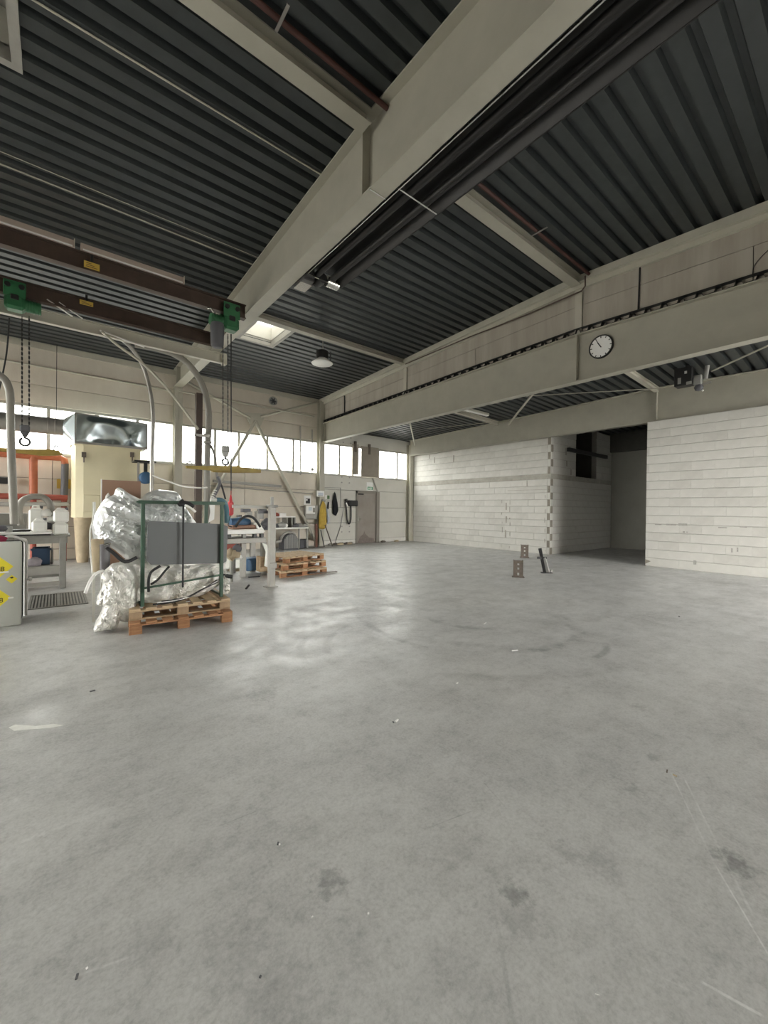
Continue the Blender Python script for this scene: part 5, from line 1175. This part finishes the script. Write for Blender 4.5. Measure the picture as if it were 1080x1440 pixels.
# conduit, cable and hose holder
tag(MB().tube([at(453, 685.5, Y=YB-.02), at(479, 686, Y=YB-.02), at(479, 714, Y=YB-.02), at(483, 714, Y=YB-.02)], .014, 6).build('conduit', M_GREY), 'thin grey conduit bent round the black jacket', 'conduit')
tag(MB().tube(smoothpath([at(483, 713, Y=YB-.04), at(482, 722, Y=YB-.04), at(479, 740, Y=YB-.04), at(474, 755, Y=YB-.05), at(471.5, 764, Y=YB-.08)]), .014, 6).build('cable', M_GREY), 'thin grey cable hanging down the white panels to the floor', 'cable')
hh = empty('hose_holder', tuple(at(493, 720, Y=YB-.05)), 'black hose holder with a looped black hose left of the door', 'hose')
flatpx('housing', (487, 703.5), (500.5, 712), YB-.004, .2, M_BLACK, hh, .04); ln('top_knob', [(486.5, 702, YB-.12), (488, 707, YB-.12)], .06, M_BLACK, hh)
ln('hose', [(485.5, 706, YB-.1), (487, 716, YB-.1), (488, 730, YB-.1), (490, 736, YB-.1), (492, 735.5, YB-.1), (493.5, 728, YB-.1), (493.5, 711, YB-.1)], .032, M_BLACKR, hh, 10, 5)
ln('white_tip', [(486.8, 707, YB-.16), (488.8, 712, YB-.16)], .03, M_WHITE, hh)
# back workbench
wbn = empty('long_workbench', (at(410, 760, Y=14.2).x, 14.4, 0), 'long pale workbench along the back wall by the bracing', 'workbench')
Yw = 14.05; wx0, wx1 = at(330, 742, Y=Yw).x, at(434, 742, Y=Yw).x; zt1 = at(410, 742, Y=Yw).z
MB().cbox(wx0, wx1, Yw, 14.72, zt1-.05, zt1, .008).build('bench_top', M_CAN, wbn)
for px in (336, 386, 420.5, 432):
    x = at(px, 750, Y=Yw+.05).x; MB().box(x-.025, x+.025, Yw+.03, Yw+.08, 0, zt1-.05).build('leg', M_LSTEEL, wbn)
MB().box(at(386, 726, Y=14.4).x, at(413, 726, Y=14.4).x, 14.25, 14.7, at(400, 727.5, Y=14.4).z, at(400, 726, Y=14.4).z).build('shelf', M_WHITE, wbn)
for px in (402, 409, 413): x = at(px, 730, Y=14.4).x; MB().box(x-.02, x+.02, 14.28, 14.68, zt1, at(400, 727.5, Y=14.4).z).build('shelf_side', M_STEEL, wbn)
zsh = at(400, 726, Y=14.4).z
tag(MB().cbox(at(392, 723, Y=14.4).x, at(401, 723, Y=14.4).x, 14.3, 14.6, zsh, zsh+.12, .01).build('white_box', M_WHITE), 'flat white box on the small bench shelf', 'box')
tag(blob('red_tin', (at(389, 723, Y=14.4).x, 14.4, zsh+.05), .1, .08, .09, M_REDB, None, 4, .2, 2), 'dull red tin on the small bench shelf', 'tin')
for k, (px, s, m, nm, lb) in enumerate(((390, .1, M_GREYRUB, 'tool', 'dark tool on the pale workbench under the shelf'), (396, .13, M_GREY, 'vice', 'grey vice on the pale workbench'), (400, .1, M_WHITE, 'white_part', 'white crumpled part on the pale workbench'), (416, .1, M_GREYRUB, 'tool_case', 'dark tool case on the pale workbench'), (423, .1, M_STEEL, 'clamp', 'steel clamp near the end of the pale workbench'), (429, .08, M_GREY, 'machine_part', 'small grey part at the end of the pale workbench'), (377, .1, M_STEEL, 'drill', 'grey drill on the pale workbench behind the post'), (366, .09, M_GREYRUB, 'spanner_box', 'dark box on the pale workbench behind the machine'))):
    tag(blob(nm, (at(px, 740, Y=14.3).x, 14.3, zt1+s*.5), s*1.5, s, s, m, None, k+3, .45, 2), lb, 'tool')
# arched grille under the workbench
Yg = 13.95; ar = empty('fan_heater', (at(410, 768, Y=Yg).x, Yg, 0), 'dark arched fan heater with slatted grille under the workbench', 'fan heater')
gx0_, gx1_ = at(400, 768, Y=Yg).x, at(419.5, 768, Y=Yg).x; gm = (gx0_+gx1_)/2; gz = at(410, 751, Y=Yg).z
arc = [(gx0_, 0), (gx1_, 0), (gx1_, gz*.55)]+[(gm+(gx1_-gm)*math.cos(a*math.pi/10), gz*.55+gz*.45*math.sin(a*math.pi/10)) for a in range(1, 10)]+[(gx0_, gz*.55)]
MB().prism(arc, Yg+.02, Yg+.5).build('housing', M_GREYRUB, ar)
for k in range(11):
    x = gx0_+(gx1_-gx0_)*(k+.5)/11; zt2 = gz*.55+gz*.45*math.sqrt(max(0, 1-((x-gm)/(gx1_-gm))**2)); MB().box(x-.012, x+.012, Yg, Yg+.03, .05, zt2-.02).build('slat', M_GREY, ar)
hd = [Vector((gm+(gx1_-gm+.05)*math.cos(math.pi-a*math.pi/14), Yg+.2, gz*.55+(gz*.45+.06)*math.sin(math.pi-a*math.pi/14))) for a in range(0, 12)]
MB().tube([Vector((gx0_-.3, Yg+.2, .3))]+hd, .05, 10).build('white_hood', M_LSTEEL, ar)
tag(MB().cbox(at(421, 768, Y=14.3).x, at(433, 768, Y=14.3).x, 14.25, 14.6, 0, .33, .02).build('grey_box', M_GREYRUB), 'dark grey box under the end of the workbench', 'box')
# debris strip at the foot of the white panels
for k in range(9):
    px = (464, 470, 477, 481, 486, 490, 494, 538, 556)[k]; p = at(px, 766, Y=YB-.1)
    tag(blob('rubble', (p.x, YB-.12-.03*(k % 3), .035), .10+.03*(k % 3), .06, .06, (M_CONC, M_RUST, M_TAN)[k % 3], None, k, .5, 2), ['pale', 'rusty', 'tan'][k % 3]+' rubble lump at the foot of the wall '+('right' if k > 6 else 'left')+' of the door', 'rubble', 'rubble lumps along the back wall')

# ------------------------------------------------------------------ clock, cables, annex fittings
ck = at(845, 487.5, X=8.52)
XC = 8.628
ck = at(845, 487.5, X=XC-.03); R = .235
clk = empty('round_clock', (XC, ck.y, ck.z-R), 'round white clock with black rim on the long girder', 'clock')
MB().lathe((XC, ck.y, ck.z), [(R, 0), (R, .045), (R-.012, .055), (R-.022, .05), (R-.022, .03)], 40, (-1,0,0)).build('rim', M_BLACK, clk)
face = MB().lathe((XC, ck.y, ck.z), [(R-.015, .034), (0, .034)], 40, (-1,0,0)).build('dial', M_WHITEP, clk)
for k in range(12):
    a = k*math.pi/6; r0_, r1_ = (R*.74, R*.88)
    dy, dz = -math.sin(a), math.cos(a)
    MB().bar((XC-.037, ck.y+dy*r0_, ck.z+dz*r0_), (XC-.037, ck.y+dy*r1_, ck.z+dz*r1_), .016, .003, (1,0,0)).build('hour_mark', M_BLACK, face)
# hands: about five to eleven
for ang, ln_, w, nm in ((-31, .70, .012, 'minute_hand'), (-33, .48, .018, 'hour_hand')):
    a = math.radians(ang); dy, dz = -math.sin(a), math.cos(a)
    MB().bar((XC-.043, ck.y-dy*.02, ck.z-dz*.02), (XC-.043, ck.y+dy*R*ln_, ck.z+dz*R*ln_), w, .003, (1,0,0)).build(nm, M_BLACK, clk)
# black cables and conduits on the upper wall
Xc = XW-.01
def cable(pts, r, label): return tag(MB().tube([at(a, b, X=Xc-.01) for a, b in pts], r, 6).build('cable', M_BLACKR), label, 'cable')
cable([(900.5, 358), (899, 400), (897.5, 437)], .016, 'black cable running down the upper wall above the clock girder')
cable([(484.5, 548), (484.5, 584)], .024, 'black cable running down the upper wall near the back corner')
tag(MB().tube([at(823, 388, X=8.48), at(823, 402, X=8.48), at(818, 409, X=8.48), at(800, 417, X=8.52), at(740, 443, X=8.56), at(660, 474, X=8.57), at(570, 512, X=8.57)], .016, 6).build('conduit', mat('dark_brown_conduit', (.09, .06, .045), .6)), 'dark brown conduit along the trim of the upper wall', 'conduit')
tag(MB().tube(smoothpath([at(1080, 352, X=Xc-.01), at(1068, 364, X=Xc-.01), at(1060, 376, X=Xc-.01), at(1058, 390, X=Xc-.01)]), .006, 6).build('thin_wire', M_BLACKR), 'thin black wire curving down the upper wall', 'wire')
MB()
# shade in the rib gaps of the annex deck, built as black boxes
filler.build('rib_gap_shade', M_BLACK, wall_right)
# annex struts, braces and rods
def astrut(y, label):
    za = zann(8.75, y); zb_ = zann(13.4, y); r = empty('annex_strut', (11, y, zb_-.15), label, 'strut')
    ibeam(MB(), (8.76, y, za-.08), (13.38, y, zb_-.08), .14, .12).build('profile', M_BEAM_P, r)
astrut(4.12, 'beige strut under the annex deck ending at the black speaker')
astrut(9.5, 'beige strut under the annex deck beside the strip light')
for p, q, r, lb in (((750, 553), (715, 597), .035, 'pale diagonal brace under the annex deck'), ((576, 592), (583.5, 626), .03, 'pale diagonal brace beside the far annex column'), ((1080, 486), (1001, 522), .02, 'thin pale tie rod under the annex deck by the speaker')):
    a, b = at(*p, Z=4.86), at(*q, Z=4.86)
    if b.x > 13.4: t = (13.36-a.x)/(b.x-a.x); b = a.lerp(b, t); b.z = at(q[0], q[1], X=13.36).z; b = at(q[0], q[1], X=13.36)
    tag(MB().tube([a, b], r, 8).build('brace', M_BEAM_P), lb, 'brace')
for p, q, lb in (((600, 603), (690, 594), 'thin grey tie wire under the far annex deck'), ((740, 557), (930, 546), 'thin grey tie wire under the near annex deck')):
    tag(MB().tube([at(*p, Z=4.84), at(*q, Z=4.84)], .012, 6).build('tie_wire', M_BEAM), lb, 'wire')
a, b = at(650, 574, Z=4.93), at(686, 583, Z=4.93)
al = empty('strip_light', tuple((a+b)/2), 'short pale strip light under the annex deck', 'light'); MB().bar(a, Vector((b.x, a.y, a.z)), .14, .07).build('housing', M_BEAM_P, al); MB().bar(a-Vector((0,0,.045)), Vector((b.x, a.y, a.z-.045)), .1, .025).build('cover', M_CAN, al)
# speaker and sensor on beam 2
Xs = 12.35
p, q = at(952, 519, X=Xs), at(976.5, 542, X=Xs)
spk = empty('loudspeaker', (Xs, (p.y+q.y)/2, q.z), 'black loudspeaker box hung under the annex deck above the white block wall', 'loudspeaker')
MB().cbox(Xs-.22, Xs+.06, q.y, p.y, q.z, p.z, .01).build('box', M_BLACK, spk)
for (u0, v0, u1, v1, m) in ((962.5, 522, 966, 525, M_WHITE), (953, 532, 957.5, 539.5, M_GREY), (965, 537, 972.5, 539.5, M_GREY)):
    s, t = at(u0, v0, X=Xs-.225), at(u1, v1, X=Xs-.225); MB().box(Xs-.228, Xs-.22, t.y, s.y, t.z, s.z).build('sticker', m, spk)
MB().box(Xs-.05, Xs+.05, (p.y+q.y)/2-.03, (p.y+q.y)/2+.03, p.z, zann(Xs, p.y)+.02).build('bracket', M_GREY, spk)
sn = empty('sensor_lamp', tuple(at(986, 545, X=Xs)), 'small grey sensor with dark lens beside the loudspeaker', 'sensor')
c = at(982, 535, X=Xs); MB().cbox(Xs-.1, Xs+.05, c.y-.09, c.y+.09, c.z-.12, c.z+.12, .02).build('housing', M_GREY, sn); c = at(983, 545, X=Xs); MB().lathe((Xs-.02, c.y, c.z), [(0, -.09), (.07, -.07), (.1, 0), (.07, .06)], 16).build('lens', M_GREYRUB, sn)
c = at(988, 549, X=Xs-.1); MB().lathe(c, [(0, -.03), (.03, 0), (0, .03)], 10).build('white_tip', M_WHITE, sn); a, b = at(984, 541, X=Xs), at(1000, 537, X=Xs); MB().bar(a, b, .05, .04).build('arm', M_LSTEEL, sn)
a = at(995, 505, X=Xs); b = at(992, 533, X=Xs); tag(MB().tube([Vector((Xs, a.y, zann(Xs, a.y)+.02)), b], .05, 10).build('down_pipe', M_GREY), 'short grey pipe dropping from the annex deck to the sensor', 'pipe')
# bar in the dark opening of the side wall
a, b = at(799, 632, Y=YS-.05), at(853, 643, Y=YS-.05)
tag(MB().bar(a, b, .10, .14).build('steel_bar', M_BLACK), 'dark steel bar across the opening high in the side wall', 'bar')

# ------------------------------------------------------------------ anchor brackets on the hall floor
def uangle(name, base, w, h, label, dep=.14, lean=0, rz=0):
    b = at(*base, Z=0); r = empty(name, (b.x, b.y, 0), label, 'bracket', 'steel anchor stubs on the hall floor', rz)
    t = .012
    MB().box(-w/2, -w/2+t*1.5, -dep/2, dep/2, 0, h).build('side_plate', M_RUST, r, local=True); MB().box(w/2-t*1.5, w/2, -dep/2, dep/2, 0, h).build('side_plate', M_RUST, r, local=True)
    # front web with three holes
    wb_ = MB(); hs = [(.12, .28), (.46, .58), (.72, .82)]; z = 0; hw = w*.10
    wb_.box(-w/2, -hw, -dep/2, -dep/2+t, 0, h).box(hw, w/2, -dep/2, -dep/2+t, 0, h)
    for a_, b_ in hs: wb_.box(-hw, hw, -dep/2, -dep/2+t, z, a_*h); z = b_*h
    wb_.box(-hw, hw, -dep/2, -dep/2+t, z, h); wb_.build('slotted_web', M_RUST, r, local=True)
    MB().box(-w/2-.03, w/2+.03, -dep/2-.03, dep/2+.03, 0, .012).build('base_plate', M_RUST, r, local=True)
    return r
rzc = -math.atan2(1, 1.1)
uangle('anchor_stub', (728.5, 811.5), .215, .40, 'slotted rusty steel stub, the larger one on the hall floor', rz=-.95)
uangle('anchor_stub', (737.5, 784), .235, .43, 'slotted dark steel stub close to the block wall', rz=-.95)
b = at(768, 806, Z=0); lp = empty('leaning_anchor', (b.x, b.y, 0), 'dark leaning steel anchor with cross bar on the hall floor', 'bracket')
tz = at(762.5, 765, Y=b.y).z; tx = at(762.5, 765, Y=b.y).x
rt = Vector((.78, -.63, 0))
top_ = at(763, 765.5, X=b.x); 
P0, P1_ = b+Vector((0,0,0)), b-rt*.165+Vector((0,0,.62))
MB().bar(P0+rt*.03, P0.lerp(P1_, .62)+rt*.03, .11, .05, (.3,.3,1)).build('shank', M_GREY, lp); MB().bar(P0-rt*.03, P1_-rt*.0, .07, .06, (.3,.3,1)).build('spine', M_BLACKR, lp)
m_ = P0.lerp(P1_, .62); MB().bar(m_-rt*.12, m_+rt*.11, .05, .05).build('cross_bar', M_BLACKR, lp); MB().bar(b-rt*.12+Vector((0,0,.012)), b+rt*.14+Vector((0,0,.012)), .1, .024).build('foot_plate', M_BLACKR, lp)
p = b+rt*.12; MB().cyl(p, p+Vector((0,0,.09)), .03, 10).build('bolt', M_GREY, lp)

# ------------------------------------------------------------------ floor litter
def litter(px, py, L, W_, H_, ang, m, nm, lb):
    p = at(px, py, Z=0); d_ = Vector((math.cos(ang), math.sin(ang), 0))
    L *= .6; W_ *= .55; H_ *= .6; tag(MB().bar(p-d_*L/2+Vector((0,0,H_/2)), p+d_*L/2+Vector((0,0,H_/2)), W_, H_).build(nm, m), lb, 'litter')
litter(558, 1014, .06, .022, .012, .4, M_WHITEP, 'paper_scrap', 'folded white paper scrap in the middle of the floor')
litter(553, 1016, .03, .015, .01, 1.2, M_GREYRUB, 'dark_chip', 'dark chip beside the folded paper scrap')
litter(391, 1187, .022, .014, .010, .9, M_GREYRUB, 'dark_chip', 'small dark chip near a thin floor scratch')
litter(393, 1188, .012, .012, .008, .2, M_WHITEP, 'white_chip', 'white crumb beside the small dark chip')
litter(108, 1374, .03, .012, .006, 1.3, M_GREYRUB, 'dark_sliver', 'dark sliver beside a bright crumb on the near floor')
litter(122, 1362, .010, .010, .006, .3, M_WHITEP, 'white_chip', 'bright crumb beside a dark sliver on the near floor')
litter(938, 1085, .05, .012, .008, .2, M_RUST, 'wood_splinter', 'dark splinter at the start of the long floor scratches')
litter(949, 1091, .035, .012, .01, 1.5, M_TAN, 'wood_splinter', 'pale splinter at the start of the long floor scratches')
litter(518, 1286, .014, .012, .008, .8, M_WHITEP, 'white_chip', 'white crumb near the round dark floor stain')
litter(439, 1290, .014, .007, .005, .1, M_WHITEP, 'white_chip', 'flat white crumb beside the round dark floor stain')
litter(840, 1399, .022, .003, .003, 2.2, M_WHITEP, 'white_sliver', 'thin white sliver on the near floor')
litter(682, 877, .16, .02, .012, .3, M_WHITEP, 'paper_scrap', 'white paper strip inside the tyre marks')
litter(724, 915, .12, .02, .012, -.4, M_WHITEP, 'paper_scrap', 'white paper strip on the darkest tyre mark')
litter(643, 961, .05, .02, .008, .3, M_WHITEP, 'paper_scrap', 'tiny white scrap between tyre marks and paper scrap')
litter(130, 972, .06, .03, .01, .2, M_GREYRUB, 'dark_chip', 'dark chip on the floor before the pallet')
litter(955, 867, .05, .03, .012, .5, M_GREYRUB, 'dark_chip', 'dark chip on the floor toward the white wall')
litter(366, 1374, .012, .010, .006, .5, M_GREYRUB, 'dark_chip', 'dark crumb on the yellowish floor patch')
ps = [at(a, b, Z=0) for a, b in ((12, 1023), (22, 1019), (50, 1021), (75, 1018), (89, 1020), (70, 1024), (40, 1026), (20, 1028))]
tag(MB().prism([(p.x, p.y) for p in ps], 0, .0012, 'z').build('paint_spill', mat('dried_white_paint', (.86, .86, .82), .7, 0, .12, 20)), 'elongated dried white paint spill on the near floor', 'spill')
